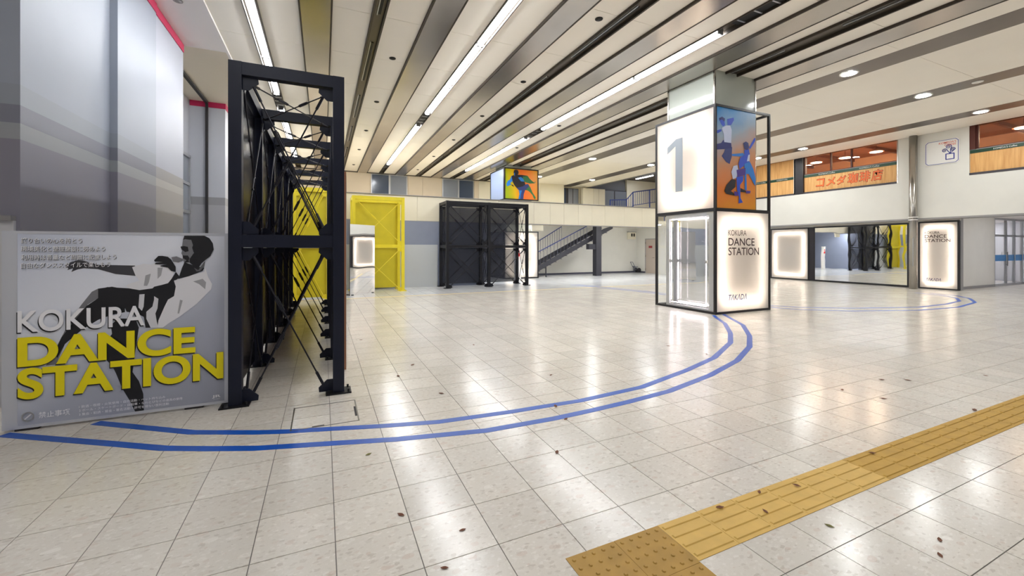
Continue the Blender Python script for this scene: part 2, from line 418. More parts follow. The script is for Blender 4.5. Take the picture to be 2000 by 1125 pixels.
POSTER_ART=[
('calf','g4',[(-1.897,1.227),(-1.941,1.2),(-2.012,1.086),(-2.081,0.963),(-2.149,0.795),(-2.2,0.663),(-2.25,0.554),(-2.183,0.558),(-2.124,0.735),(-2.047,0.96),(-1.968,1.084),(-1.897,1.139)]),
('thigh','g0',[(-1.897,1.227),(-1.798,1.241),(-1.705,1.214),(-1.705,0.997),(-1.798,0.979),(-1.897,0.938),(-2.012,0.853),(-2.124,0.735),(-2.175,0.614),(-2.191,0.662),(-2.149,0.795),(-2.047,0.96),(-1.977,1.072),(-1.897,1.139)]),
('standing_leg','g0',[(-1.807,0.884),(-1.752,0.94),(-1.63,0.931),(-1.602,0.844),(-1.63,0.604),(-1.649,0.424),(-1.602,0.333),(-1.569,0.207),(-1.564,0.047),(-1.63,0.046),(-1.677,0.174),(-1.724,0.277),(-1.77,0.427),(-1.798,0.502),(-1.852,0.579),(-1.843,0.721),(-1.798,0.8)]),
('torso','g0',[(-1.318,1.368),(-1.284,1.316),(-1.332,1.275),(-1.318,1.224),(-1.332,1.131),(-1.379,1.099),(-1.406,1.033),(-1.453,0.902),(-1.46,0.831),(-1.552,0.838),(-1.565,0.943),(-1.617,0.979),(-1.693,1.001),(-1.718,1.076),(-1.806,1.08),(-1.867,1.076),(-1.867,1.228),(-1.83,1.239),(-1.781,1.233),(-1.674,1.221),(-1.597,1.201),(-1.499,1.214),(-1.486,1.23),(-1.426,1.245),(-1.352,1.301)]),
('extended_arm','g1',[(-1.994,1.485),(-2.034,1.493),(-2.087,1.474),(-2.12,1.439),(-2.1,1.421),(-2.107,1.403),(-2.067,1.42),(-2.081,1.385),(-2.034,1.41),(-1.994,1.418),(-1.899,1.408),(-1.774,1.359),(-1.616,1.336),(-1.631,1.436),(-1.899,1.447)]),
('sleeve','g8',[(-1.652,1.421),(-1.565,1.453),(-1.512,1.443),(-1.473,1.464),(-1.46,1.447),(-1.372,1.412),(-1.332,1.368),(-1.352,1.301),(-1.379,1.26),(-1.426,1.245),(-1.486,1.23),(-1.499,1.214),(-1.597,1.201),(-1.674,1.221),(-1.699,1.246),(-1.68,1.262),(-1.597,1.292),(-1.626,1.338)]),
('sleeve_fold','g5',[(-1.552,1.34),(-1.512,1.356),(-1.526,1.273),(-1.539,1.24),(-1.565,1.241)]),
('sleeve_fold','g5',[(-1.46,1.413),(-1.42,1.413),(-1.433,1.337),(-1.46,1.304)]),
('shirt_back','g8',[(-1.08,1.406),(-1.055,1.31),(-1.022,1.239),(-1.03,1.186),(-1.151,1.044),(-1.291,0.924),(-1.379,0.863),(-1.42,0.828),(-1.46,0.831),(-1.453,0.902),(-1.406,1.033),(-1.379,1.099),(-1.332,1.131),(-1.318,1.224),(-1.332,1.284),(-1.284,1.299),(-1.207,1.331),(-1.087,1.363)]),
('shirt_fold','g5',[(-1.179,1.27),(-1.101,1.294),(-1.073,1.258),(-1.08,1.188),(-1.13,1.242)]),
('shirt_fold','g5',[(-1.284,1.094),(-1.263,1.085),(-1.291,0.958),(-1.304,0.959)]),
('placket','g7',[(-1.486,1.138),(-1.453,1.111),(-1.46,1.019),(-1.476,0.97),(-1.466,0.894),(-1.453,0.83),(-1.512,0.835),(-1.545,0.925),(-1.545,0.991),(-1.499,1.038),(-1.486,1.105)]),
('shirt_hem','g7',[(-1.597,1.16),(-1.558,1.162),(-1.565,1.042),(-1.578,1.002),(-1.604,1.036)]),
('neck','g0',[(-1.249,1.461),(-1.144,1.416),(-1.087,1.406),(-1.101,1.372),(-1.214,1.323),(-1.298,1.299),(-1.27,1.401)]),
('throat','g3',[(-1.172,1.408),(-1.137,1.381),(-1.08,1.476),(-1.087,1.415),(-1.123,1.372),(-1.151,1.369)]),
('fist','g4',[(-1.352,1.513),(-1.311,1.521),(-1.263,1.495),(-1.26,1.478),(-1.298,1.461),(-1.339,1.47)]),
('hand','g0',[(-1.486,1.485),(-1.453,1.526),(-1.42,1.526),(-1.379,1.517),(-1.352,1.488),(-1.318,1.419),(-1.318,1.368),(-1.352,1.377),(-1.379,1.412),(-1.44,1.426),(-1.433,1.434),(-1.389,1.442),(-1.48,1.447),(-1.473,1.46),(-1.42,1.467),(-1.48,1.472)]),
('face','g4',[(-1.26,1.683),(-1.267,1.623),(-1.28,1.615),(-1.267,1.576),(-1.273,1.551),(-1.26,1.521),(-1.263,1.495),(-1.249,1.461),(-1.207,1.46),(-1.172,1.52),(-1.179,1.632),(-1.193,1.684)]),
('eye_shadow','g0',[(-1.277,1.615),(-1.253,1.623),(-1.221,1.615),(-1.214,1.572),(-1.242,1.563),(-1.273,1.593)]),
('beard','g0',[(-1.263,1.529),(-1.221,1.529),(-1.207,1.503),(-1.214,1.477),(-1.207,1.46),(-1.249,1.461),(-1.232,1.482),(-1.26,1.504)]),
('hair','g0',[(-1.249,1.724),(-1.26,1.683),(-1.242,1.688),(-1.193,1.684),(-1.179,1.632),(-1.186,1.606),(-1.172,1.554),(-1.207,1.494),(-1.207,1.46),(-1.151,1.399),(-1.137,1.399),(-1.109,1.45),(-1.08,1.48),(-1.037,1.519),(-1.008,1.589),(-1.015,1.65),(-1.044,1.702),(-1.087,1.726)]),
]
PILLAR_ART=[
('jumper_hair','navy',[(8.736,4.754),(8.839,4.804),(8.944,4.769),(8.926,4.693),(8.839,4.731),(8.753,4.684)]),
('jumper_face','blue',[(8.753,4.708),(8.839,4.731),(8.926,4.693),(8.944,4.61),(8.874,4.565),(8.805,4.618)]),
('jumper_arm','blue',[(9.014,4.766),(9.244,4.832),(9.262,4.773),(9.155,4.636),(9.031,4.621)]),
('jumper_arm','blue',[(8.64,4.441),(8.805,4.496),(8.822,4.45),(8.702,4.387),(8.64,4.38)]),
('jumper_legs','navy2',[(8.944,4.024),(9.19,4.098),(9.173,3.85),(9.102,3.671),(8.979,3.71),(8.822,3.842),(8.909,3.948)]),
('jumper_shorts','navy',[(8.874,4.237),(9.155,4.193),(9.173,4.071),(8.944,4.024),(8.64,3.982),(8.64,4.115),(8.805,4.156)]),
('jumper_shirt','pale',[(8.822,4.523),(8.979,4.602),(9.119,4.619),(9.173,4.515),(9.155,4.193),(8.909,4.192),(8.891,4.385)]),
('standing_arm','blue',[(9.792,4.133),(9.999,4.408),(10.044,4.413),(10.037,4.336),(9.848,4.113)]),
('standing_arm','cyan',[(9.173,3.924),(9.588,3.987),(9.625,3.941),(9.515,3.893),(9.19,3.876)]),
('standing_torso','blue',[(9.625,4.066),(9.792,4.108),(9.829,3.985),(9.81,3.781),(9.588,3.687),(9.515,3.881),(9.625,3.953)]),
('standing_top','pale',[(9.773,3.954),(9.829,3.972),(9.818,3.807),(9.717,3.786)]),
('standing_trousers','cyan',[(9.625,3.715),(9.829,3.795),(9.961,3.616),(10.044,3.393),(10.037,3.188),(9.961,3.26),(9.792,3.476),(9.699,3.47),(9.717,3.068),(9.643,3.064)]),
('standing_head','navy2',[(9.588,4.238),(9.68,4.285),(9.773,4.257),(9.792,4.158),(9.754,4.079),(9.625,4.091)]),
('kneeling_shirt','pale',[(9.155,3.479),(9.226,3.632),(9.37,3.669),(9.406,3.547),(9.334,3.343),(9.208,3.31)]),
('kneeling_leg','black',[(9.173,3.308),(9.316,3.293),(9.298,3.118),(9.137,3.01),(9.28,2.944),(9.262,2.906),(8.979,2.928),(8.909,2.997),(8.979,3.148)]),
('kneeling_leg','black',[(9.478,3.104),(9.662,3.052),(9.699,3.004),(9.478,3.004)]),
('kneeling_arm','blue',[(9.334,3.368),(9.588,3.411),(9.57,3.285),(9.46,3.178),(9.478,2.855),(9.57,2.747),(9.406,2.714),(9.424,2.877),(9.352,3.047)]),
('kneeling_vest','purple',[(9.334,3.542),(9.662,3.618),(9.662,3.442),(9.37,3.371)]),
('kneeling_hair','blue',[(9.406,3.697),(9.478,3.877),(9.588,3.887),(9.606,3.663),(9.442,3.575)]),
('shoe','purple',[(9.244,3.004),(9.388,2.999),(9.388,2.9),(9.262,2.906)]),
('shoe','purple',[(9.68,3.053),(9.848,3.05),(9.829,2.986),(9.68,2.978)]),
]
HALL_ART=[
('standing_leg','cyan',[(9.43,4.682),(9.644,4.752),(9.558,4.477),(9.515,4.196),(9.409,4.191),(9.473,4.473)]),
('standing_leg_shade','navy2',[(9.644,4.752),(9.816,4.724),(9.73,4.487),(9.697,4.204),(9.515,4.196),(9.558,4.477)]),
('bent_leg','green',[(9.816,4.704),(9.989,5.045),(10.12,4.858),(10.251,4.593),(10.427,4.367),(10.438,4.309),(10.394,4.228),(10.317,4.303),(10.251,4.456),(10.054,4.64),(9.946,4.692)]),
('hips','navy2',[(9.303,4.79),(9.665,4.889),(9.816,4.995),(9.968,5.044),(10.033,4.892),(9.816,4.704),(9.558,4.67),(9.43,4.682)]),
('sleeve','cyan',[(9.008,5.402),(9.092,5.255),(9.05,5.119),(8.924,5.015),(8.987,4.943),(8.903,4.9),(8.758,4.833),(8.716,4.964),(8.799,5.121),(8.924,5.206)]),
('forearm','black',[(8.966,4.942),(9.113,4.932),(9.144,4.819),(9.071,4.872)]),
('torso','black',[(9.008,5.402),(9.134,5.45),(9.388,5.487),(9.601,5.493),(9.946,5.47),(10.054,5.341),(9.773,5.147),(9.816,4.995),(9.665,4.889),(9.303,4.79),(9.176,4.916),(9.071,5.101)]),
('chest_light','cyan',[(9.388,5.333),(9.558,5.384),(9.751,5.262),(9.751,5.146),(9.558,5.152)]),
('back_arm','green',[(9.644,5.409),(9.946,5.47),(10.054,5.341),(10.207,5.215),(10.361,5.127),(10.394,5.218),(10.423,5.161),(10.361,5.098),(10.098,5.062),(9.902,5.098),(9.751,5.146)]),
('head','black',[(9.123,5.602),(9.155,5.71),(9.26,5.756),(9.388,5.718),(9.42,5.586),(9.366,5.486),(9.218,5.341),(9.144,5.47)]),
('face_light','cyan',[(9.144,5.546),(9.187,5.588),(9.197,5.378),(9.155,5.47)]),
]

# ================================================================ THE SETTING
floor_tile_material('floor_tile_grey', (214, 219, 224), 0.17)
TX, TY, GX, GY = 0.402, 0.3845, -0.3409, 2.4691
floor = struct('floor', 'grout', -8, 31, -8, 26, -0.25, -0.004)
tile_me = MB().box(0.0025, TX - 0.0025, 0.0025, TY - 0.0025, -0.012, 0).mesh('tile'); tile_me.materials.append(MAT['floor_tile'])
i0, i1 = int((-8 - GX) / TX), int((31 - GX) / TX)
j0, j1 = int((-8 - GY) / TY), int((26 - GY) / TY)
cs, sn = math.cos(YAW), math.sin(YAW)
def screen(x, y, z=0.0):
    d = y * cs + x * sn
    if d < 0.3: return None
    return 1000 + 815 * (x * cs - y * sn) / d, 485 + 815 * (1.6 - z) / d, d
cand = []
for i in range(i0, i1):
    for j in range(j0, j1):
        x, y = GX + i * TX, GY + j * TY
        s_ = screen(x + TX / 2, y + TY / 2)
        vis = s_ and -40 < s_[0] < 2040 and s_[1] < 1160
        if vis and not (1.1 < x + 0.2 < 1.75 and 1.2 < y + 0.2 < 1.87) and not (x < -0.8 and y > 5.0):
            cand.append((s_[2], i, j))
cand.sort(); chosen = set((i, j) for _, i, j in cand[:300])
rest, rest_far = MB(), MB()
for i in range(i0, i1):
    for j in range(j0, j1):
        x, y = GX + i * TX, GY + j * TY
        if (i, j) in chosen:
            link_copy(tile_me, 'floor_tile', floor, (x, y, 0))
        else:
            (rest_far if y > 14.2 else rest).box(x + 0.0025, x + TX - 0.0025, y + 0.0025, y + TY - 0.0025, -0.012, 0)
rest.build('tile_field', 'floor_tile', floor)['kind'] = 'stuff'
rest_far.build('tile_field', 'floor_tile_grey', floor)['kind'] = 'stuff'

# ---- left wall with pilasters, painted in grey bands
wl = struct('wall_left', 'left_paint_dim', -8, -2.83, 5.98, 7.95, 0, 6.3)
wl2 = struct('wall_left', 'left_paint_dim', -4.2, -2.74, 7.95, 9.49, 0, 6.3)
struct('wall_left', 'left_paint_pale', -4.2, -2.76, 9.49, 11.17, 0, 6.3)
struct('wall_left', 'left_paint_far', -4.2, -2.72, 15.2, 26, 0, 6.3)
struct('wall_left', 'left_paint_far', -4.2, -3.62, 11.17, 15.2, 4.35, 6.3)
struct('wall_left', 'left_paint_far', -4.2, -3.62, 11.17, 15.2, 0, 1.0)
struct('wall_left', 'wall_pale', -8.2, -8.0, -8, 6.1, 0, 6.3)
struct('wall_near', 'wall_pale', -8, 31, -8.2, -8.0, 0, 6.3)
led = struct('trim_1', 'ledge_grey', -8, -2.86, 5.90, 5.98, 1.88, 1.93)
struct('trim_2', 'wall_pale', -8, -2.86, 5.94, 5.98, 0, 1.88)
for n_, (x0, x1, y0, y1) in enumerate([(-2.74, -2.725, 7.95, 9.49), (-2.76, -2.745, 9.49, 11.17), (-3.6, -2.72, 15.185, 15.2), (-2.72, -2.705, 15.185, 25.6)]):
    struct('trim_%d' % (n_ + 3), 'pink', x0, x1, y0, y1, 5.84, 6.0)
# steel window in the recess
win = tag(MB().box(-3.66, -3.62, 11.17, 15.2, 1.0, 4.35).build('window_1', 'alu'), kind='structure')
# (the sheet above is the outer frame plate; panes sit proud of it between the bars)
for k in range(4):
    for c_ in range(3):
        ya = 11.22 + c_ * 1.32
        box('pane', 'window_grey', win, -3.62, -3.61, ya, ya + 1.24, 1.06 + k * 0.82, 1.80 + k * 0.82)
for k in range(5): box('window_bar', 'alu', win, -3.62, -3.57, 11.17, 15.2, 0.98 + k * 0.82, 1.06 + k * 0.82)
for c_ in range(4): box('window_bar', 'alu', win, -3.62, -3.57, 11.15 + c_ * 1.32, 11.21 + c_ * 1.32, 1.0, 4.35)
# shutter rail along the soffit and down the return wall
sr = thing('shutter_rail', (-3.17, 15.15, 0), 'dark shutter guide rail running along the soffit and down the grey return wall', 'rail')
box('ceiling_track', 'rubber', sr, -3.21, -3.13, 11.0, 15.12, 5.93, 5.99)
box('guide', 'rubber', sr, -3.20, -3.14, 15.10, 15.18, 0, 5.93)

# ---- ceiling: dark deck, hung panels, steel bands, troughs
ceil = struct('ceiling', 'ceiling_dark', -8, 21.3, -8, 17.3, 6.12, 6.3)
struct('ceiling', 'ceiling_dark', -8, 17.55, 17.3, 26, 6.12, 6.3)
struct('ceiling', 'ceiling_dark', 17.55, 25, 17.3, 26, 6.75, 6.9)
struct('trim_7', 'recess_grey', 17.5, 17.55, 17.3, 25.6, 5.98, 6.75)
struct('trim_8', 'cream_panel', 17.55, 25, 17.2, 17.3, 5.98, 6.75)
ZP, ZB = 6.02, 5.965
def panel(x0, x1, y0, y1, m='ceiling_panel', parent=None):
    g = 0.004
    return box('ceiling_panel', m, parent or ceil, x0 + g, x1 - g, y0 + g, y1 - g, ZP, ZP + 0.05)
strips = [(-1.33, -1.08), (2.975, 3.231), (7.24, 7.546)]
beams = [(-0.405, 0.157), (1.777, 2.331), (3.893, 4.463), (6.033, 6.645), (8.079, 8.741), (10.253, 10.975)]
thins = [(0.835, 1.083), (5.107, 5.397), (9.179, 9.628)]
edges = sorted(strips + beams + thins)
cols = [(-1.93, edges[0][0])] + [(edges[k][1], edges[k + 1][0]) for k in range(len(edges) - 1)]
ys = [8.27 + 1.87 * k for k in range(-3, 10)]
ys[-1] = 25.6
for (xa, xb) in cols:
    for k in range(len(ys) - 1):
        panel(xa, xb, ys[k], ys[k + 1])
    box('ceiling_panel', 'ceiling_panel', ceil, xa, xb, -8, ys[0] - 0.004, ZP, ZP + 0.05)
flat = [(10.975, 11.72), (12.5, 15.45), (16.2, 19.0), (19.75, 21.3)]
fy = [1.65, 4.9, 8.15, 11.4, 14.65, 17.3, 21.15, 25.6]
for (xa, xb) in flat:
    box('ceiling_panel', 'ceiling_panel', ceil, xa, xb, -8, 1.646, ZP, ZP + 0.05)
    for k in range(len(fy) - 1):
        if fy[k] >= 17.3:
            if xa > 17.55: continue
            panel(xa, min(xb, 17.5), fy[k], fy[k + 1])
        else: panel(xa, xb, fy[k], fy[k + 1])
# left soffit
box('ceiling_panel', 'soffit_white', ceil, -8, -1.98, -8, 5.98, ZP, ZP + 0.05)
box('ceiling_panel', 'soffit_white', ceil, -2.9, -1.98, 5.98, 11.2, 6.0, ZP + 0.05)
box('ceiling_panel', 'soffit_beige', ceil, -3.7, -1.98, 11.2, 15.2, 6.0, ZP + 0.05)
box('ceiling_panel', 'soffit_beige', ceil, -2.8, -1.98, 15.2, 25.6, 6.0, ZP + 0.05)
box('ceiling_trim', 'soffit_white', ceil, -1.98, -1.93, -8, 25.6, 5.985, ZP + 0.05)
# wide steel bands, each with a dark edge strip on both sides
for (xa, xb) in beams:
    y1 = 25.6
    b = box('steel_band', 'band_steel', ceil, xa + 0.03, xb - 0.03, -8, y1, ZB, ZB + 0.03)
    box('band_edge', 'band_side', b, xa, xa + 0.03, -8, y1, ZB - 0.005, ZP + 0.05)
    box('band_edge', 'band_side', b, xb - 0.03, xb, -8, y1, ZB - 0.005, ZP + 0.05)
for (xa, xb) in [(11.72, 12.5), (15.45, 16.2)]:
    box('steel_band', 'band_flat', ceil, xa, xb, -8, 25.6, ZP - 0.004, ZP + 0.04)
box('steel_band', 'band_flat', ceil, 19.0, 19.75, -8, 17.2, ZP - 0.004, ZP + 0.04)
# narrow air-slot channels: two rails with a sunk steel tray and black slots
for (xa, xb) in thins:
    c_ = box('air_channel', 'trough', ceil, xa + 0.03, xb - 0.03, -8, 25.6, 6.03, 6.06)
    box('channel_rail', 'band_side', c_, xa, xa + 0.035, -8, 25.6, ZB, ZP + 0.06)
    box('channel_rail', 'band_side', c_, xb - 0.035, xb, -8, 25.6, ZB, ZP + 0.06)
    for k in range(7):
        ya = 2.6 + k * 3.4
        xm = xa * 0.45 + xb * 0.55
        box('air_slot', 'slot_black', c_, xm - 0.03, xm + 0.02, ya, ya + 2.2, 6.015, 6.032)
        box('slot_rim', 'alu', c_, xm - 0.05, xm - 0.035, ya - 0.03, ya + 2.23, 6.005, 6.032)
# light troughs
for si, (xa, xb) in enumerate(strips):
    t_ = box('light_trough', 'trough', ceil, xa + 0.02, xb - 0.02, -8, 25.6, 6.09, 6.115)
    box('trough_side', 'band_side', t_, xa, xa + 0.02, -8, 25.6, 5.99, 6.115)
    box('trough_side', 'band_side', t_, xb - 0.02, xb, -8, 25.6, 5.99, 6.115)
    for yv in (4.75, 13.85, 22.9):
        v_ = box('air_grille', 'slot_black', ceil, xa + 0.03, xb - 0.03, yv, yv + 0.95, 6.03, 6.05)
        for q in range(3): box('grille_bar', 'alu', v_, xa + 0.02, xb - 0.02, yv + 0.1 + q * 0.35, yv + 0.13 + q * 0.35, 6.02, 6.055)

# ---- back of the hall: low wall, balcony, upper wall
struct('wall_back', 'blue_grey_wall', -2.72, 4.40, 17.35, 17.55, 1.75, 2.72)
gb = tag(MB().box(-2.72, 4.40, 17.30, 17.5, 0, 1.75).build('wall_back', 'grey_board'), kind='structure')
struct('wall_back', 'blue_grey_wall', 4.40, 6.5, 17.35, 17.55, 0, 2.72)
struct('wall_back', 'blue_grey_wall', 6.35, 6.5, 17.55, 22.0, 0, 2.95)
struct('wall_back', 'blue_grey_wall', 6.5, 8.4, 22.0, 22.2, 0, 2.95)
wb = struct('wall_back', 'white_wall', 8.4, 19.1, 22.0, 22.2, 0, 2.95)
wbu = struct('wall_back', 'white_wall', 8.4, 19.1, 21.98, 22.0, 0.0, 0.95)
struct('baseboard_back', 'baseboard', 8.4, 19.07, 21.95, 21.98, 0, 0.1)
bal = struct('balcony_floor', 'cream_panel', -2.72, 17.5, 17.5, 25.6, 2.95, 3.1)
parapet = struct('parapet', 'cream_panel', -2.72, 16.4, 17.42, 17.5, 2.72, 3.76)
px_ = [-2.72, -0.6, 1.4, 3.56, 5.4, 7.2, 9.0, 9.86, 10.64, 11.46, 12.26, 13.06, 14.3, 15.48, 16.4]
for a, b in zip(px_[:-1], px_[1:]):
    box('parapet_panel', 'cream_panel', parapet, a + 0.004, b - 0.004, 17.38, 17.42, 2.74, 3.74)
box('coping', 'ledge_grey', parapet, -2.72, 16.42, 17.35, 17.53, 3.76, 3.79)
box('lower_rail', 'ledge_grey', parapet, -2.72, 16.42, 17.36, 17.42, 2.70, 2.74)
# sloping bulkhead at the stair opening
struct('trim_9', 'cream_panel', 8.9, 9.5, 17.40, 17.5, 2.42, 2.70)
wup = struct('wall_upper', 'beige_panel', -2.72, 13.4, 25.6, 25.8, 3.1, 6.12)
for a, b in ((-2.72, -0.5), (-0.5, 1.0), (1.0, 2.5), (4.68, 5.56), (5.56, 6.75), (8.9, 9.2), (9.2, 10.8), (10.8, 12.2), (12.2, 13.4)):
    box('wall_panel', 'beige_panel' if b < 9.3 else 'cream_panel', wup, a + 0.005, b - 0.005, 25.55, 25.6, 2.95, 6.0)
box('head_trim', 'ceiling_dark', wup, -2.72, 13.4, 25.5, 25.56, 5.97, 6.05)
for n_, (a, b) in enumerate([(2.54, 4.64), (6.79, 8.87)]):
    wn_ = tag(MB().box(a, b, 25.56, 25.60, 4.7, 5.97).build('window_%d' % (n_ + 2), 'alu'), kind='structure')
    m_ = (a + b) / 2
    box('pane', 'window_dark' if n_ == 0 else 'window_grey', wn_, a + 0.06, m_ - 0.05, 25.545, 25.56, 4.76, 5.92)
    box('pane', 'window_grey' if n_ == 0 else 'window_dark', wn_, m_ + 0.05, b - 0.06, 25.545, 25.56, 4.76, 5.92)
    box('mullion', 'alu', wn_, m_ - 0.05, m_ + 0.05, 25.50, 25.56, 4.7, 5.97)
struct('wall_upper', 'cream_panel', 13.4, 15.3, 25.0, 25.8, 3.1, 6.02)
wu2 = struct('wall_upper', 'cream_panel', 15.3, 17.5, 25.6, 25.8, 3.1, 6.02)
wn_ = tag(MB().box(15.32, 16.82, 25.5, 25.6, 3.9, 5.9).build('window_4', 'stair_steel'), kind='structure')
box('pane', 'window_dark', wn_, 15.36, 15.75, 25.48, 25.5, 3.95, 5.86); box('pane', 'window_grey', wn_, 15.95, 16.3, 25.48, 25.5, 3.95, 5.86); box('pane', 'window_grey', wn_, 16.36, 16.78, 25.48, 25.5, 3.95, 5.86)
for a, b in ((16.84, 17.75), (17.77, 18.2), (18.22, 18.75)):
    struct('wall_upper', 'cream_panel', a, b, 24.95, 25.2, 3.1, 5.9)
wn_ = tag(MB().box(18.77, 20.85, 25.1, 25.2, 3.1, 5.9).build('window_5', 'stair_steel'), kind='structure')
box('pane', 'window_grey', wn_, 18.82, 19.66, 25.08, 25.1, 3.0, 5.84); box('pane', 'window_grey', wn_, 19.76, 20.8, 25.08, 25.1, 3.0, 5.84)
struct('wall_upper', 'cream_panel', 20.87, 25, 25.1, 25.3, 3.1, 6.75)
struct('wall_upper', 'recess_grey', 17.5, 25, 25.3, 25.5, 5.9, 6.75)
struct('wall_upper', 'cream_panel', 24.8, 25, 17.3, 25.3, 2.72, 6.75)
struct('balcony_floor', 'cream_panel', 17.5, 25, 17.5, 25.6, 2.95, 3.1)
# wall with a door, right of the stair
wd = struct('wall_right', 'white_wall', 19.1, 19.3, 17.5, 22.0, 0, 2.95)
struct('wall_right', 'white_wall', 19.1, 21.9, 17.3, 17.5, 0, 2.72)
dr = tag(MB().box(19.07, 19.1, 20.2, 21.08, 0, 2.17).build('door_1', 'door_paint'), kind='structure')
box('door_frame', 'ledge_grey', dr, 19.05, 19.1, 21.08, 21.13, 0, 2.22); box('door_frame', 'ledge_grey', dr, 19.05, 19.1, 20.15, 20.2, 0, 2.22); box('door_frame', 'ledge_grey', dr, 19.05, 19.1, 20.2, 21.08, 2.17, 2.22)
box('door_sign', 'sign_dark_red', dr, 19.055, 19.07, 20.5, 20.8, 1.62, 1.76)
MB().tube((19.07, 20.31, 1.0), (19.01, 20.31, 1.0), 0.012).tube((19.01, 20.27, 1.0), (19.01, 20.41, 1.0), 0.012).build('door_handle', 'stainless', dr)
for z in (0.25, 1.1, 1.95): box('hinge', 'stainless', dr, 19.04, 19.07, 21.07, 21.11, z - 0.06, z + 0.06)
struct('baseboard_right', 'baseboard', 19.07, 19.1, 21.15, 21.95, 0, 0.1)

# ---- right side: shop storey above, recessed glass and boxes below
wr = struct('wall_right', 'white_wall', 21.3, 21.9, -8, 17.3, 2.78, 4.24)
for (a, b) in ((-8, 2.0), (6.93, 9.02), (13.05, 13.12)):
    struct('wall_right', 'white_wall', 21.3, 21.9, a, b, 4.24, 6.02)
struct('trim_10', 'ledge_grey', 21.3, 22.0, -8, 17.3, 2.72, 2.78)
struct('wall_right', 'ledge_grey', 21.9, 22.1, 7.35, 17.3, 0, 2.72)
struct('trim_11', 'white_wall', 21.84, 21.9, 7.35, 17.3, 2.64, 2.72)
# passage to the right under the shop
struct('wall_passage', 'white_wall', 22.1, 25.6, 7.6, 7.75, 0, 2.88)
wpn = struct('trim_12', 'white_wall', 22.1, 25.58, 7.57, 7.6, 0.1, 1.42)
struct('trim_13', 'white_wall', 22.1, 25.58, 7.57, 7.6, 1.43, 2.86)
struct('baseboard_passage', 'ledge_grey', 22.1, 25.58, 7.55, 7.6, 0, 0.1)
struct('ceiling_passage', 'soffit_white', 21.9, 31, -8, 11, 2.88, 3.0)
struct('wall_passage', 'wall_pale', 30.8, 31, -8, 11, 0, 2.88)
struct('wall_passage', 'white_wall', 25.6, 31, 10.9, 11.1, 0, 2.88)

# ================================================================ CEILING LIGHTS AND FITTINGS
rowname = ['above the black truss', 'over the open tiled floor', 'beside the white pillar']
def make_bar(x, ya, yb, label, group):
    t = thing('light_bar', (x, (ya + yb) / 2, 6.09), label, 'light', group)
    box('housing', 'alu', t, x - 0.075, x + 0.075, ya, yb, 6.05, 6.09)
    mb = MB(); n = 7
    prof = [(0.062 * math.cos(math.pi * k / (n - 1)), -0.092 * math.sin(math.pi * k / (n - 1))) for k in range(n)]
    mb.prism([(x + a, ya + 0.03, 6.05 + b) for a, b in prof], (0, yb - ya - 0.06, 0))
    mb.build('diffuser', 'bar_light', t)
    for yy in (ya, yb - 0.025): box('end_cap', 'alu', t, x - 0.07, x + 0.07, yy, yy + 0.025, 5.97, 6.05)
for si, (xa, xb) in enumerate(strips):
    x = (xa + xb) / 2; seg = []
    for r0 in (6.0, 15.0):
        for k in range(3): seg.append((r0 + k * 2.54, r0 + k * 2.54 + 2.52))
    seg = [q for q in seg if q[1] > 5.0] + [q for q in seg if q[1] <= 5.0]
    far = sorted([q for q in seg if q[1] > 5], key=lambda q: -q[0])
    for q in far:
        k = far.index(q)
        make_bar(x, q[0], q[1], '%s light bar from the back wall in the ceiling row %s' % (('farthest' if k == 0 else ORD[k]), rowname[si]), 'ceiling light bars')

for k, x in enumerate((7.6, 12.0, 16.2)):  # unseen bars added to brighten the walls and stair under the balcony
    t = thing('light_bar', (x, 17.78, 2.95), 'added light bar hidden under the balcony, %s' % ('behind the black truss', 'in front of the stair', 'in front of the door')[k], 'light', 'added light bars under the balcony')
    box('housing', 'alu', t, x - 0.85, x + 0.85, 17.6, 17.95, 2.91, 2.95); box('diffuser', 'bar_light', t, x - 0.82, x + 0.82, 17.63, 17.92, 2.88, 2.91)
for x, w_ in ((-1.205, 'the black truss'), (3.103, 'the open floor'), (7.393, 'the pillar')):  # unseen bars added to brighten the near floor
    make_bar(x, 0.2, 2.72, 'added light bar overhead out of view, in the row leading to %s' % w_, 'ceiling light bars')
make_bar(-1.205, -3.0, -0.48, 'second added light bar overhead out of view, in the row leading to the black truss', 'ceiling light bars')  # extra unseen bar added to light the poster face
def downlight(x, y, label, z=None):
    z = ZP - 0.006 if z is None else z
    t = thing('downlight', (x, y, z), label, 'light', 'round ceiling downlights')
    n = 20; ring = MB()
    P = [(x + r * math.cos(2 * math.pi * k / n), y + r * math.sin(2 * math.pi * k / n)) for r in (0.16, 0.2) for k in range(n)]
    ring.v = [(a, b, z - 0.012) for a, b in P] + [(a, b, z) for a, b in P]
    for k in range(n):
        j = (k + 1) % n
        ring.f += [(k, j, n + j, n + k), (n + k, n + j, 3 * n + j, 3 * n + k), (j, k, 2 * n + k, 2 * n + j)]
    ring.build('trim_ring', 'sign_white', t)
    MB().tube((x, y, z), (x, y, z - 0.007), 0.16, 20).build('lens', 'down_light', t)
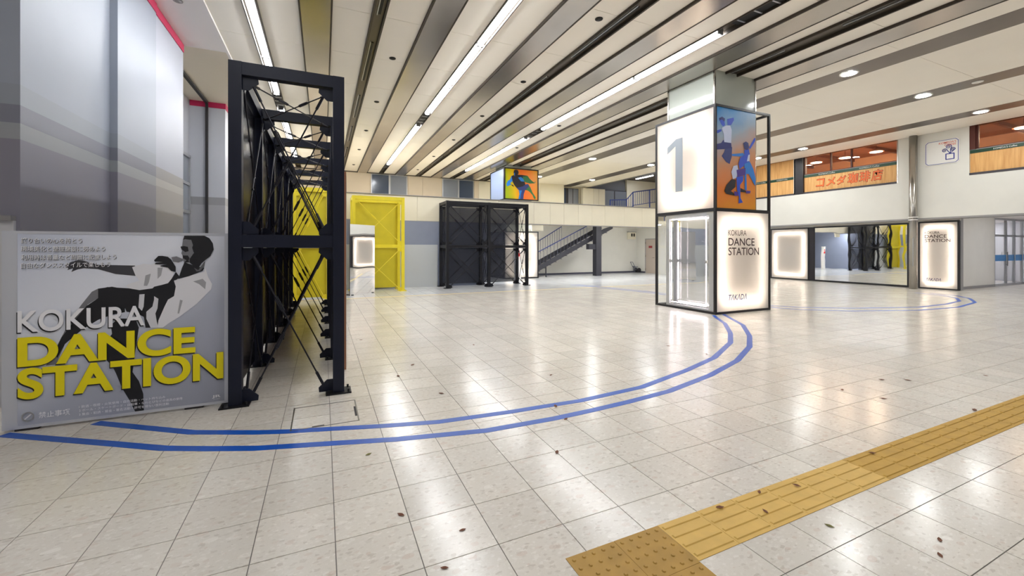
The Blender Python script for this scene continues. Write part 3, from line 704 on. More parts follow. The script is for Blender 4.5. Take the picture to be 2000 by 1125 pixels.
for x, y, lb in [(12.10, 6.09, 'round downlight in the grey band just right of the pillar top'),
                 (15.82, 6.09, 'round downlight in the middle grey ceiling band, near its smoke detector'),
                 (19.37, 6.04, 'round downlight in the last band, above the framed coffee sign'),
                 (19.37, 11.53, 'round downlight in front of the coffee shop windows'),
                 (19.37, 13.66, 'round downlight seen through the open top frame of the pillar box'),
                 (12.10, 17.1, 'round downlight left of the pillar box, over the balcony edge'),
                 (15.82, 22.4, 'round downlight above the dark upstairs window'),
                 (15.82, 17.1, 'round downlight against the left edge of the numbered light box'),
                 (12.10, 22.7, 'round downlight at the right edge of the orange dancer box'),
                 (12.10, 0.6, 'round downlight overhead out of view, first grey band'),
                 (15.82, 0.6, 'round downlight overhead out of view, middle grey band'),
                 (19.37, 0.6, 'round downlight overhead out of view, last grey band'),
                 (12.10, 11.6, 'round downlight hidden behind the pillar, first grey band'),
                 (15.82, 11.6, 'round downlight hidden behind the pillar, middle grey band')]:
    downlight(x, y, lb)
def dome(name, x, y, z, r, m, label, cat, group):
    mb = MB(); mb.tube((x, y, z), (x, y, z - 0.012), r * 1.25, 14); mb.tube((x, y, z - 0.012), (x, y, z - 0.03), r, 14, r * 0.6)
    tag(mb.build(name, m), label, cat, group)
for row, x, yl, w_ in ((0, 1.47, (9.98, 13.14, 16.5, 19.8, 23.5), 'panel row next to the first air slot'), (1, 4.84, (6.63, 9.96, 13.1, 16.45, 19.8, 23.5), 'panel row left of the middle air slot'), (2, 7.75, (13.0, 16.6), 'panel row between the light bars and the pillar')):
    for k, y in enumerate(yl):
        dome('ceiling_speaker', x, y, ZP, 0.06, 'speaker_black', '%s small black ceiling speaker in the %s' % (ORD[k], w_), 'speaker', 'small round ceiling speakers')
dome('smoke_detector', 15.82, 5.24 - 0.25, ZP - 0.004, 0.09, 'sign_white', 'white round smoke detector beside the downlight in the middle grey band', 'detector', None)
dome('smoke_detector', -2.35, 9.2, 6.0, 0.06, 'ledge_grey', 'grey round smoke detector on the white soffit by the pink trim', 'detector', None)

# ================================================================ TRUSSES
def gusset(parent, corner, sx, axis, sz, m):
    """chamfered plate in the corner of a face; axis 'x' or 'y' is the in-plane direction"""
    x, y, z = corner
    pr = [(0, 0), (0.14, 0), (0.145, 0.05), (0.06, 0.13), (0, 0.13)]
    if axis == 'x':
        P = [(x + sx * a, y - 0.006, z + sz * b) for a, b in pr]; off = (0, 0.012, 0)
    elif axis == 'y':
        P = [(x - 0.006, y + sx * a, z + sz * b) for a, b in pr]; off = (0.012, 0, 0)
    else:
        P = [(x + sx * a, y + sz * b, z) for a, b in pr]; off = (0, 0, 0.012)
    MB().prism(P, off).build('gusset_plate', m, parent)
def rod(parent, p, q, r, m, detail=True):
    p, q = Vector(p), Vector(q); d = (q - p).normalized()
    o = MB().tube(p, q, r, 6).build('brace_rod', m, parent)
    mb = MB(); c = p.lerp(q, 0.36); L_ = min(0.26, (q - p).length * 0.12)
    mb.tube(c - d * L_ / 2, c - d * L_ * 0.38, r * 2.0, 6); mb.tube(c + d * L_ * 0.38, c + d * L_ / 2, r * 2.0, 6)
    s = d.cross(Vector((0, 0, 1)));
    if s.length < 0.1: s = Vector((1, 0, 0))
    s.normalize(); s = d.cross(s)
    for k in (-1, 1): mb.tube(c - d * L_ * 0.4 + s * r * 1.7 * k, c + d * L_ * 0.4 + s * r * 1.7 * k, r * 0.8, 5)
    mb.build('turnbuckle', m, o)
    e = min(0.2, (q - p).length * 0.1)
    for a_, b_ in ((p, p + d * e), (q - d * e, q)): MB().tube(a_, b_, r * 1.9, 6).build('clevis', m, o)
def xbrace(parent, a, b, axis, z0, z1, m, mg, r, inset=0.10):
    """two crossed rods and four gussets between posts at a=(x,y) and b=(x,y), heights z0..z1"""
    (xa, ya), (xb, yb) = a, b
    if axis == 'x':
        h = 0.057; A0 = (xa + h, ya); B0 = (xb - h, yb); pa = (xa + h + inset, ya); pb = (xb - h - inset, yb)
    else:
        h = 0.057; A0 = (xa, ya + h); B0 = (xb, yb - h); pa = (xa, ya + h + inset); pb = (xb, yb - h - inset)
    for zz, sz in ((z0, 1), (z1, -1)):
        gusset(parent, (A0[0], A0[1], zz), 1, axis, sz, mg); gusset(parent, (B0[0], B0[1], zz), -1, axis, sz, mg)
    o = 0.014
    dx, dy = (0, o) if axis == 'x' else (o, 0)
    rod(parent, (pa[0] + dx, pa[1] + dy, z0 + 0.09), (pb[0] + dx, pb[1] + dy, z1 - 0.09), r, m)
    rod(parent, (pa[0] - dx, pa[1] - dy, z1 - 0.09), (pb[0] - dx, pb[1] - dy, z0 + 0.09), r, m)
def post(parent, x, y, h, m, mp, w=0.115):
    o = MB().box(x - w / 2, x + w / 2, y - w / 2, y + w / 2, 0.012, h).build('post', m, parent)
    pl = MB().box(x - 0.13, x + 0.13, y - 0.11, y + 0.11, 0, 0.014).build('base_plate', mp, o)
    mb = MB()
    for sx in (-1, 1):
        for sy in (-1, 1): mb.tube((x + sx * 0.1, y + sy * 0.08, 0.012), (x + sx * 0.1, y + sy * 0.08, 0.045), 0.012, 6)
    mb.build('anchor_bolts', mp, o)
HT, ZM = 3.5, 1.675
def rail(parent, p, q, m, w=0.10, h=0.13): return MB().bar(p, q, w, h).build('rail', m, parent)

# --- long navy truss with yellow end bay
TXL, TXR = -0.812, 0.157
FY = [5.05, 6.63, 8.21, 9.79, 11.37, 12.95]
tr = thing('truss_frame', (-0.33, 9.0, 0), 'long dark navy steel truss of many bays beside the grey poster board', 'truss')
for k, y in enumerate(FY):
    for x in (TXL, TXR): post(tr, x, y, HT, 'truss_navy', 'truss_black')
    rail(tr, (TXL + 0.057, y, HT - 0.065), (TXR - 0.057, y, HT - 0.065), 'truss_navy')
    rail(tr, (TXL + 0.057, y, ZM), (TXR - 0.057, y, ZM), 'truss_navy')
    xbrace(tr, (TXL, y), (TXR, y), 'x', 0.02, ZM - 0.07, 'rod_steel', 'truss_navy', 0.0085)
    xbrace(tr, (TXL, y), (TXR, y), 'x', ZM + 0.07, HT - 0.14, 'rod_steel', 'truss_navy', 0.0085)
    if k + 1 < len(FY):
        y2 = FY[k + 1]
        for zz in (HT - 0.065, ZM): rail(tr, (TXL, y + 0.057, zz), (TXL, y2 - 0.057, zz), 'truss_navy')
        xbrace(tr, (TXL + 0.06, y), (TXL + 0.06, y2), 'y', 0.02, ZM - 0.07, 'rod_steel', 'truss_navy', 0.0075)
        xbrace(tr, (TXL + 0.06, y), (TXL + 0.06, y2), 'y', ZM + 0.07, HT - 0.14, 'rod_steel', 'truss_navy', 0.0075)
        # crossed rods in the top plane
        for (ax, ay, bx, by) in ((TXL + 0.1, y + 0.1, TXR - 0.1, y2 - 0.1), (TXR - 0.1, y + 0.1, TXL + 0.1, y2 - 0.1)):
            rod(tr, (ax, ay, HT - 0.16), (bx, by, HT - 0.16), 0.0075, 'rod_steel')
        # dark sheets on the wall side, two per bay
        box('sheet_panel', 'black_sheet', tr, TXL - 0.03, TXL - 0.022, y + 0.12, y2 - 0.12, 0.10, ZM - 0.09)
        box('sheet_panel', 'black_sheet', tr, TXL - 0.03, TXL - 0.022, y + 0.12, y2 - 0.12, ZM + 0.09, HT - 0.16)
# yellow end bay
def yellow_end(root, x0, x1, y):
    for x in (x0, x1): post(root, x, y, HT, 'truss_yellow', 'truss_yellow')
    rail(root, (x0 + 0.057, y, HT - 0.065), (x1 - 0.057, y, HT - 0.065), 'truss_yellow'); rail(root, (x0 + 0.057, y, ZM), (x1 - 0.057, y, ZM), 'truss_yellow')
    xbrace(root, (x0, y - 0.03), (x1, y - 0.03), 'x', 0.02, ZM - 0.07, 'truss_yellow', 'truss_yellow', 0.011)
    xbrace(root, (x0, y - 0.03), (x1, y - 0.03), 'x', ZM + 0.07, HT - 0.14, 'truss_yellow', 'truss_yellow', 0.011)
ye = thing('truss_frame', (-0.33, 14.5, 0), 'yellow steel end bay with sheet, seen through the long navy truss', 'truss')
yellow_end(ye, TXL, TXR, 14.5)
box('yellow_sheet', 'yellow_sheet', ye, TXL + 0.06, TXR - 0.06, 14.53, 14.545, 0.06, ZM - 0.07); box('yellow_sheet', 'yellow_sheet', ye, TXL + 0.06, TXR - 0.06, 14.53, 14.545, ZM + 0.07, HT - 0.13)
# mirror board fixed along the outer side of the truss
mb_ = thing('mirror_board', (0.265, 9.0, 0), 'tall board with brown edge standing along the right side of the navy truss', 'mirror')
box('backing_board', 'board_edge', mb_, 0.245, 0.275, 5.85, 12.9, 0.02, 2.6)
box('mirror_sheet', 'mirror_film', mb_, 0.275, 0.279, 5.87, 12.88, 0.06, 2.58)

# --- yellow truss at the back
yt = thing('truss_frame', (1.87, 16.45, 0), 'yellow steel truss with yellow sheet against the back wall', 'truss')
X0, X1 = 1.0, 2.73
yellow_end(yt, X0, X1, 15.97)
for x in (X0, X1):
    post(yt, x, 16.95, HT, 'truss_yellow', 'truss_yellow')
    for zz in (HT - 0.065, ZM): rail(yt, (x, 16.03, zz), (x, 16.89, zz), 'truss_yellow')
rail(yt, (X0 + 0.057, 16.95, HT - 0.065), (X1 - 0.057, 16.95, HT - 0.065), 'truss_yellow'); rail(yt, (X0 + 0.057, 16.95, ZM), (X1 - 0.057, 16.95, ZM), 'truss_yellow')
box('yellow_sheet', 'yellow_sheet', yt, X0 + 0.05, X1 - 0.05, 16.99, 17.005, 0.06, ZM - 0.07); box('yellow_sheet', 'yellow_sheet', yt, X0 + 0.05, X1 - 0.05, 16.99, 17.005, ZM + 0.07, HT - 0.13)
# leaning wavy mirror standing at its left
mr_ = thing('mirror_board', (1.25, 15.42, 0), 'wavy mirror board standing in front of the left half of the yellow truss', 'mirror')
mr_.rotation_euler = (0, 0, math.radians(40))
def local_box(name, m, root, *a):
    me = MB().box(*a).mesh(name); me.materials.append(MAT[m]); o = bpy.data.objects.new(name, me); COL.objects.link(o); o.parent = root; return o
local_box('mirror_sheet', 'mirror_film', mr_, -0.57, 0.57, -0.022, -0.016, 0.0, 2.42)
local_box('backing_board', 'truss_black', mr_, -0.565, 0.565, -0.016, 0.016, 0.0, 2.415)
local_box('foot', 'truss_black', mr_, -0.5, -0.44, -0.05, 0.3, 0.0, 0.03); local_box('foot', 'truss_black', mr_, 0.44, 0.5, -0.05, 0.3, 0.0, 0.03)

# --- black truss at the back
bt = thing('truss_frame', (6.25, 16.7, 0), 'black steel truss of two wide bays with dark mesh, under the balcony', 'truss')
BX = [4.5, 6.27, 8.03]; BY = [16.18, 17.18]
for x in BX:
    for y in BY: post(bt, x, y, HT, 'truss_black', 'truss_black', 0.11)
    for zz in (HT - 0.065, ZM): rail(bt, (x, BY[0] + 0.055, zz), (x, BY[1] - 0.055, zz), 'truss_black', 0.09, 0.12)
    xbrace(bt, (x, BY[0]), (x, BY[1]), 'y', 0.02, ZM - 0.07, 'truss_black', 'truss_black', 0.011); xbrace(bt, (x, BY[0]), (x, BY[1]), 'y', ZM + 0.07, HT - 0.14, 'truss_black', 'truss_black', 0.011)
for a, b in zip(BX[:-1], BX[1:]):
    for y in BY:
        for zz in (HT - 0.065, ZM): rail(bt, (a + 0.055, y, zz), (b - 0.055, y, zz), 'truss_black', 0.09, 0.12)
        xbrace(bt, (a, y), (b, y), 'x', 0.02, ZM - 0.07, 'truss_black', 'truss_black', 0.012); xbrace(bt, (a, y), (b, y), 'x', ZM + 0.07, HT - 0.14, 'truss_black', 'truss_black', 0.012)
    for z0, z1 in ((0.1, ZM - 0.08), (ZM + 0.08, HT - 0.15)):
        box('mesh_panel', 'black_mesh', bt, a + 0.06, b - 0.06, BY[1] + 0.02, BY[1] + 0.026, z0, z1)

# ================================================================ PILLARS AND LIGHT BOXES
def ring_tubes(root, fr, w, h, back, inset, m='tube_warm', r=0.013, split=True):
    O, u, v, n = fr
    P = lambda a, b: O + u * a + v * b - n * back
    segs = [((inset, h - inset), (w - inset, h - inset)), ((inset, inset), (w - inset, inset))]
    g = 0.03
    for a in (inset, w - inset):
        if split:
            segs += [((a, inset + 0.06), (a, h / 2 - g)), ((a, h / 2 + g), (a, h - inset - 0.06))]
        else: segs.append(((a, inset + 0.06), (a, h - inset - 0.06)))
    for p, q in segs: MB().tube(P(*p), P(*q), r, 8).build('tube', m, root)
def face_panel(name, root, fr, w, h, m, t=0.006):
    O, u, v, n = fr
    return MB().prism([O, O + u * w, O + u * w + v * h, O + v * h], -n * t).build(name, m, root)
def frame_bars(root, fr, w, h, t, d, m='frame_black', name='frame_bar'):
    O, u, v, n = fr
    def rect(a0, a1, b0, b1): MB().prism([O + u * a0 + v * b0 + n * 0.004, O + u * a1 + v * b0 + n * 0.004, O + u * a1 + v * b1 + n * 0.004, O + u * a0 + v * b1 + n * 0.004], -n * d).build(name, m, root)
    rect(0, w, 0, t); rect(0, w, h - t, h); rect(0, t, t, h - t); rect(w - t, w, t, h - t)

# --- near pillar
AX, BXR, AY, BYR, MID, TOP = 8.59, 10.61, 7.12, 9.11, 2.54, 5.09
pil = struct('pillar', 'pillar_white', 8.80, 10.29, 7.32, 8.82, 0, 6.12)
for x, y in ((8.80, 7.32), (10.29, 7.32), (8.80, 8.82), (10.29, 8.82)):
    box('corner_strip', 'stainless', pil, x - 0.02, x + 0.02, y - 0.02, y + 0.02, 0, 6.02)
lb = thing('light_box_tower', (9.6, 8.1, 0), 'tall black framed light box around the white pillar, numbered 1 and lettered', 'light box')
t_ = 0.055
for x in (AX, BXR - t_):
    for y in (AY, BYR - t_): box('frame_post', 'frame_black', lb, x, x + t_, y, y + t_, 0, TOP)
for z in (0.0, MID - 0.04, TOP - t_):
    zz = z + (0.08 if z == MID - 0.04 else t_)
    for y in (AY, BYR - t_): box('frame_rail', 'frame_black', lb, AX + t_, BXR - t_, y, y + t_, z, zz)
    for x in (AX, BXR - t_): box('frame_rail', 'frame_black', lb, x, x + t_, AY + t_, BYR - t_, z, zz)
W_ = BYR - AY - 2 * t_; H1 = MID - 0.04 - t_; H2 = TOP - t_ - MID - 0.04
f_lu = left(AX + 0.02, BYR - t_, MID + 0.04)
d1 = face_panel('diffuser_panel', lb, f_lu, W_, H2, 'diffuser')
ring_tubes(lb, f_lu, W_, H2, 0.145, 0.27)
box('backing_sheet', 'sign_white', lb, 8.782, 8.788, 7.36, 8.78, MID + 0.06, TOP - 0.06)
box('top_cover', 'frame_black', lb, AX + t_, 8.79, AY + t_ + 0.02, BYR - t_ - 0.02, TOP - 0.045, TOP - 0.035)  # unseen covers added to stop tube light leaking onto the pillar top
box('top_cover', 'frame_black', lb, 8.79, BXR - t_ - 0.5, AY + t_, 7.31, TOP - 0.045, TOP - 0.035)
box('inner_shelf', 'sign_white', lb, AX + t_, 8.79, AY + t_ + 0.02, BYR - t_ - 0.02, MID - 0.01, MID)
one = [(8.142, 4.517), (8.142, 3.102), (8.382, 3.108), (8.382, 4.337), (8.677, 4.168), (8.677, 4.35), (8.359, 4.519)]
poly('number_one', f_lu, [(BYR - t_ - y, z - MID - 0.04) for y, z in one], 'ink_one', d1, 0.002, 0.003)
WX = BXR - AX - 2 * t_
f_fl = front(AX + t_, AY + 0.02, t_)
d2 = face_panel('diffuser_panel', lb, f_fl, WX, H1, 'diffuser')
ring_tubes(lb, f_fl, WX, H1, 0.145, 0.23)
box('backing_sheet', 'sign_white', lb, 8.84, 10.25, 7.302, 7.308, 0.08, 2.46)
def q(x): return x - AX - t_
text('lettering', 'KOKURA', f_fl, (q(9.055), q(9.711), 1.915 - t_, 2.053 - t_), 'ink_brown', d2)
text('lettering', 'DANCE', f_fl, (q(9.061), q(10.016), 1.665 - t_, 1.855 - t_), 'ink_brown', d2, bold=0.008)
text('lettering', 'STATION', f_fl, (q(9.061), q(10.184), 1.428 - t_, 1.62 - t_), 'ink_brown', d2, bold=0.008)
text('lettering', 'T\u039bK\u039bD\u039b', f_fl, (q(9.069), q(9.72), 0.32 - t_, 0.465 - t_), 'ink_blue', d2, bold=0.015, shear=0.25)
# art sheet on the upper front
f_fu = front(0, AY + 0.02, 0)
art = MB().box(AX + t_, 10.06, AY + 0.02, AY + 0.03, MID + 0.04, TOP - t_).build('dancer_print', 'pillar_print', lb)
art['label'] = 'orange and blue print of three dancers'
for k, (n_, m_, pts) in enumerate(PILLAR_ART): poly(n_, f_fu, pts, m_, art, 0.001 + 0.0008 * k, 0.0006)
# glass case on the lower left: glass, alloy posts, mirror film on the pillar, open tubes
face_panel('glass_sheet', lb, left(AX + 0.02, BYR - t_, t_), W_, H1, 'glass', 0.008)
box('alloy_post', 'alu', lb, AX + 0.04, AX + 0.08, 8.62, 8.74, t_, MID - 0.04)
box('alloy_post', 'alu', lb, AX + 0.04, AX + 0.08, 7.20, 7.34, t_, MID - 0.04)
box('alloy_rail', 'alu', lb, AX + 0.04, AX + 0.08, 7.34, 8.62, MID - 0.14, MID - 0.04); box('alloy_rail', 'alu', lb, AX + 0.04, AX + 0.08, 7.34, 8.62, t_, t_ + 0.05)
box('mirror_sheet', 'mirror_film', lb, 8.785, 8.79, 7.36, 8.78, 0.08, 2.5)
ring_tubes(lb, left(8.66, 8.62, 0.11), 1.22, 2.31, 0.0, 0.045, 'ring_tube', 0.010)
for y in (8.575, 7.445): box('tube_holder', 'alu', lb, 8.64, 8.68, y - 0.03, y + 0.03, 1.22, 1.30)

# --- far pillar on the same row
DYP = 12.83
pil2 = struct('pillar', 'pillar_white', 8.80, 10.29, 7.32 + DYP, 8.82 + DYP, 0, 2.95)
struct('pillar', 'pillar_white', 8.80, 10.29, 7.32 + DYP, 8.82 + DYP, 3.1, 6.02)
lo = thing('light_box', (9.6, 8.1 + DYP, 0), 'glowing white light box on the floor behind the black truss', 'light box')
frame_bars(lo, front(AX, AY + DYP, 0.0), BXR - AX, 2.5, 0.06, 0.06)
f2 = front(AX + 0.06, AY + DYP + 0.02, 0.06); face_panel('diffuser_panel', lo, f2, BXR - AX - 0.12, 2.38, 'diffuser'); ring_tubes(lo, f2, BXR - AX - 0.12, 2.38, 0.12, 0.23)
frame_bars(lo, left(AX, BYR + DYP, 0.0), BYR - AY - 0.07, 2.5, 0.06, 0.06); box('side_sheet', 'black_mesh', lo, AX + 0.02, AX + 0.03, AY + DYP + 0.08, BYR + DYP - 0.07, 0.07, 2.43)
up = thing('light_box', (9.6, 8.1 + DYP, 4.15), 'orange dancer print on a black framed box above the balcony parapet', 'light box')
frame_bars(up, front(AX, AY + DYP, 4.15), BXR - AX, 1.68, 0.06, 0.06); frame_bars(up, left(AX, BYR + DYP, 4.15), BYR - AY - 0.07, 1.68, 0.05, 0.06)
a2 = box('dancer_print', 'hall_print', up, AX + 0.06, BXR - 0.06, AY + DYP + 0.02, AY + DYP + 0.03, 4.21, 5.77)
f3 = front(0, AY + DYP + 0.02, 0)
for k, (n_, m_, pts) in enumerate(HALL_ART): poly(n_, f3, pts, m_, a2, 0.002 + 0.002 * k, 0.0015)
f4 = left(AX + 0.02, BYR + DYP - 0.05, 4.2); face_panel('side_panel', up, f4, BYR - AY - 0.17, 1.58, 'pale_blue_panel')

# --- light boxes and mirror along the right wall
XR = 21.8
def wall_box(name, y0, y1, z0, z1, label, cat):
    r = thing(name, (XR + 0.05, (y0 + y1) / 2, 0), label, cat); return r
g1 = wall_box('light_box', 12.7, 14.6, 0, 2.62, 'plain glowing wall light box left of the long wall mirror', 'light box')
frame_bars(g1, left(XR, 14.62, 0.02), 14.62 - 12.70, 2.6, 0.05, 0.09)
fg = left(XR + 0.01, 14.57, 0.07); face_panel('diffuser_panel', g1, fg, 1.82, 2.5, 'diffuser'); ring_tubes(g1, fg, 1.82, 2.5, 0.072, 0.2, 'tube_wall')
box('backing_sheet', 'sign_white', g1, 21.892, 21.897, 12.76, 14.56, 0.06, 2.58)
wm = wall_box('wall_mirror', 8.85, 12.46, 0, 2.62, 'long wavy wall mirror in a black frame, between two glowing boxes', 'mirror')
frame_bars(wm, left(XR, 12.48, 0.02), 12.48 - 8.84, 2.62, 0.06, 0.09)
ms = box('mirror_sheet', 'mirror_film', wm, XR + 0.045, XR + 0.05, 8.9, 12.42, 0.08, 2.58)
mrot = Matrix.Rotation(math.radians(1.2), 4, 'Z')
ms.data.transform(Matrix.Translation((0.0, 0, 0)) @ mrot)
box('side_panel', 'dark_column', wm, XR + 0.01, XR + 0.09, 12.485, 12.69, 0.02, 2.62)
kb = wall_box('light_box', 7.36, 8.54, 0, 2.64, 'glowing lettered light box at the corner beside the round steel pole', 'light box')
frame_bars(kb, left(XR, 8.55, 0.0), 8.55 - 7.36, 2.66, 0.05, 0.09); 
fk = left(XR + 0.01, 8.50, 0.05); dk = face_panel('diffuser_panel', kb, fk, 1.08, 2.55, 'diffuser'); ring_tubes(kb, fk, 1.08, 2.55, 0.072, 0.16, 'tube_wall')
box('backing_sheet', 'sign_white', kb, 21.892, 21.897, 7.42, 8.5, 0.06, 2.6)
text('lettering', 'KOKURA', fk, (0.15, 0.585, 2.12, 2.215), 'ink_brown', dk, 0.004); text('lettering', 'DANCE', fk, (0.15, 0.79, 1.955, 2.085), 'ink_brown', dk, 0.004, bold=0.008)
text('lettering', 'STATION', fk, (0.15, 0.90, 1.795, 1.92), 'ink_brown', dk, 0.004, bold=0.008); text('lettering', 'T\u039bK\u039bD\u039b', fk, (0.19, 0.63, 0.27, 0.385), 'ink_blue', dk, 0.004, bold=0.015, shear=0.25)
sp = thing('steel_pole', (21.16, 8.45, 0), 'round stainless pole rising from floor to ceiling beside the corner light box', 'pole')
MB().tube((21.16, 8.45, 0), (21.16, 8.45, 6.02), 0.125, 20).build('shaft', 'stainless', sp, True)
for z in (2.70, 2.80): MB().tube((21.16, 8.45, z), (21.16, 8.45, z + 0.035), 0.145, 20).build('collar', 'sign_white', sp)
MB().tube((21.02, 8.40, 0.9), (21.02, 8.40, 2.0), 0.014).build('side_rail', 'alu', sp)

# ================================================================ COFFEE SHOP STOREY
def shop_section(y0, y1, win, label, mull):
    s = thing('shop_front', (21.5, (y0 + y1) / 2, 4.24), label, 'shop front', 'shop front sections')
    box('ledge', 'dark_ledge', s, 21.29, 21.5, y0, y1, 4.24, 4.32)
    box('wood_board', 'shop_wood', s, 21.38, 21.42, y0, y1, 4.32, 5.03)
    st = box('green_stripe', 'green_stripe', s, 21.36, 21.42, y0, y1, 5.03, 5.145)
    box('stripe_trim', 'ledge_grey', s, 21.365, 21.42, y0, y1, 5.145, 5.17)
    if win:
        ym = [y0] + mull + [y1]
        for a, b in zip(ym[:-1], ym[1:]): box('window_pane', 'shop_glass', s, 21.41, 21.416, a + 0.03, b - 0.03, 5.2, 6.02)
        for a in ym: box('mullion', 'shop_frame', s, 21.38, 21.46, max(y0, a - 0.03), min(y1, a + 0.03), 5.17, 6.02)
        box('sill', 'shop_frame', s, 21.38, 21.46, y0, y1, 5.17, 5.2)
    else: box('wood_board', 'shop_wood', s, 21.38, 21.42, y0, y1, 5.17, 6.02)
    return s, st
s2, st2 = shop_section(9.02, 12.66, True, 'shop front with three warm windows over orange lettering on wood', [10.67, 11.5])
s1, st1 = shop_section(13.1, 17.3, False, 'plain wood shop front left of the dark column, behind the pillar frame', [])
s3, st3 = shop_section(2.0, 6.93, True, 'shop front at the right edge, window with a bright lamp over wood', [6.75, 5.0, 3.5])
struct('shop_column', 'dark_column', 21.3, 21.6, 12.67, 13.1, 4.24, 6.02)
struct('trim_14', 'stainless', 21.29, 21.5, 8.98, 9.02, 4.24, 6.02); struct('trim_15', 'shop_frame', 21.32, 21.5, 6.78, 6.93, 5.17, 6.02)
for st_, lst in ((st2, [(12.0, 11.31), (10.35, 9.64)]), (st1, [(15.4, 14.6), (14.0, 13.45)]), (st3, [(6.35, 5.8), (4.6, 3.9)])):
    for a, b in lst: text('lettering', "KOMEDA'S Coffee", left(21.36, 0, 0), (-a, -b, 5.06, 5.12), 'sign_white', st_, 0.002)
fs = left(21.38, 0, 0)
# carved sign lettering, one character after another along the board
chars = '\u30b3\u30e1\u30c0\u73c8\u7432\u5e97'
cu, wid = 12.13, (12.13 - 9.5) / 6
sg = box('sign_letters_board', 'shop_wood', s2, 21.372, 21.38, 9.45, 12.2, 4.40, 5.0)
for k, ch in enumerate(chars):
    a = cu - k * wid - 0.01; b = a - wid * (0.94 if k > 2 else 0.86)
    z0 = 4.47 if k > 2 else 4.5; z1 = 4.94 if k > 2 else 4.88
    f_ = left(21.372, 0, 0)
    text('letter_outline', ch, f_, (-a - 0.012, -b + 0.012, z0 - 0.012, z1 + 0.012), 'sign_outline', sg, 0.002, bold=0.034, shear=0.12)
    text('letter', ch, f_, (-a + 0.008, -b - 0.008, z0 + 0.008, z1 - 0.008), 'sign_orange', sg, 0.006, bold=0.016, shear=0.12)
# shop room behind
struct('shop_floor', 'shop_wall', 21.9, 28, 2, 17.3, 4.1, 4.24)
struct('shop_ceiling', 'shop_ceiling', 21.6, 28, 2, 17.3, 6.75, 6.85)
struct('shop_wall_back', 'shop_wall', 28, 28.1, 2, 17.3, 4.1, 6.85)
struct('shop_wall_side', 'shop_wall', 21.9, 28, 1.9, 2.0, 4.1, 6.85); struct('shop_wall_side', 'shop_wall', 21.9, 28, 17.3, 17.4, 4.1, 6.85)
struct('shop_lintel', 'shop_ceiling', 21.5, 21.6, 2, 17.3, 6.02, 6.85)
for k in range(7):
    yb = 2.8 + k * 2.2
    struct('shop_beam', 'shop_frame', 21.7, 28, yb, yb + 0.12, 6.6, 6.75)
def pendant(x, y, z, label):
    t = thing('pendant_lamp', (x, y, z), label, 'lamp', 'coffee shop pendant lamps')
    MB().tube((x, y, z + 0.1), (x, y, 6.75), 0.012, 6).build('cord', 'shop_frame', t)
    MB().tube((x, y, z), (x, y, z + 0.12), 0.30, 16, 0.06).build('shade', 'shop_ceiling', t)
    MB().tube((x, y, z - 0.02), (x, y, z - 0.002), 0.24, 16).build('bulb_disc', 'pendant_glow', t)
    ld = bpy.data.lights.new('pendant_light', 'POINT'); ld.energy = 62; ld.color = (1, 0.74, 0.5); ld.shadow_soft_size = 0.15
    lo_ = bpy.data.objects.new('pendant_light', ld); COL.objects.link(lo_); lo_.parent = t; lo_.location = (0, 0, -0.12)
pendant(24.0, 13.6, 6.18, 'pendant lamp in the left warm window beside the dark column')
pendant(24.0, 12.25, 6.17, 'pendant lamp in the narrow middle warm window')
pendant(24.0, 10.95, 6.2, 'pendant lamp in the wide right warm window')
pendant(24.0, 6.35, 6.15, 'bright pendant lamp in the window at the right edge')
# framed sign on the wall: border, lettering and a steaming cup
fsn = left(21.27, 8.14, 4.77)
sn_ = thing('wall_sign', (21.28, 7.66, 4.77), 'framed blue and white coffee sign on the wall right of the steel pole', 'sign')
def oct_(x0, x1, y0, y1, c): return [(x0 + c, y0), (x1 - c, y0), (x1, y0 + c), (x1, y1 - c), (x1 - c, y1), (x0 + c, y1), (x0, y1 - c), (x0, y0 + c)]
bd = poly('sign_board', fsn, oct_(0, 0.96, 0, 0.92, 0.07), 'sign_white', sn_, -0.025, 0.025)
bo, bi = oct_(0.02, 0.94, 0.02, 0.90, 0.07), oct_(0.035, 0.925, 0.035, 0.885, 0.065)
for k in range(8):
    j = (k + 1) % 8; poly('border_line', fsn, [bo[k], bo[j], bi[j], bi[k]], 'sign_blue', bd, 0.002, 0.002)
text('lettering', "KOMEDA'S", fsn, (0.40, 0.88, 0.755, 0.83), 'sign_red', bd, 0.002, bold=0.006, shear=0.1); text('lettering', 'COFFEE', fsn, (0.56, 0.88, 0.665, 0.735), 'sign_red', bd, 0.002, bold=0.006, shear=0.1)
def stroke(name, pts, wd, m, par, fr):
    for (a, b), (c_, d_) in zip(pts[:-1], pts[1:]):
        v_ = Vector((c_ - a, d_ - b)); 
        if v_.length < 1e-5: continue
        nn = Vector((-v_.y, v_.x)).normalized() * wd / 2; e = v_.normalized() * wd * 0.3
        yield [(a - e.x + nn.x, b - e.y + nn.y), (a - e.x - nn.x, b - e.y - nn.y), (c_ + e.x - nn.x, d_ + e.y - nn.y), (c_ + e.x + nn.x, d_ + e.y + nn.y)]
def line_art(name, pts, wd, m, par, fr, lift=0.002):
    mb = MB(); O, u, v, n = fr
    for qd in stroke(name, pts, wd, m, par, fr): mb.prism([O + u * a + v * b + n * lift for a, b in qd], n * 0.0015)
    return mb.build(name, m, par)
line_art('cup_outline', [(0.60, 0.36), (0.60, 0.16), (0.82, 0.16), (0.82, 0.36), (0.60, 0.36)], 0.03, 'sign_blue', bd, fsn)
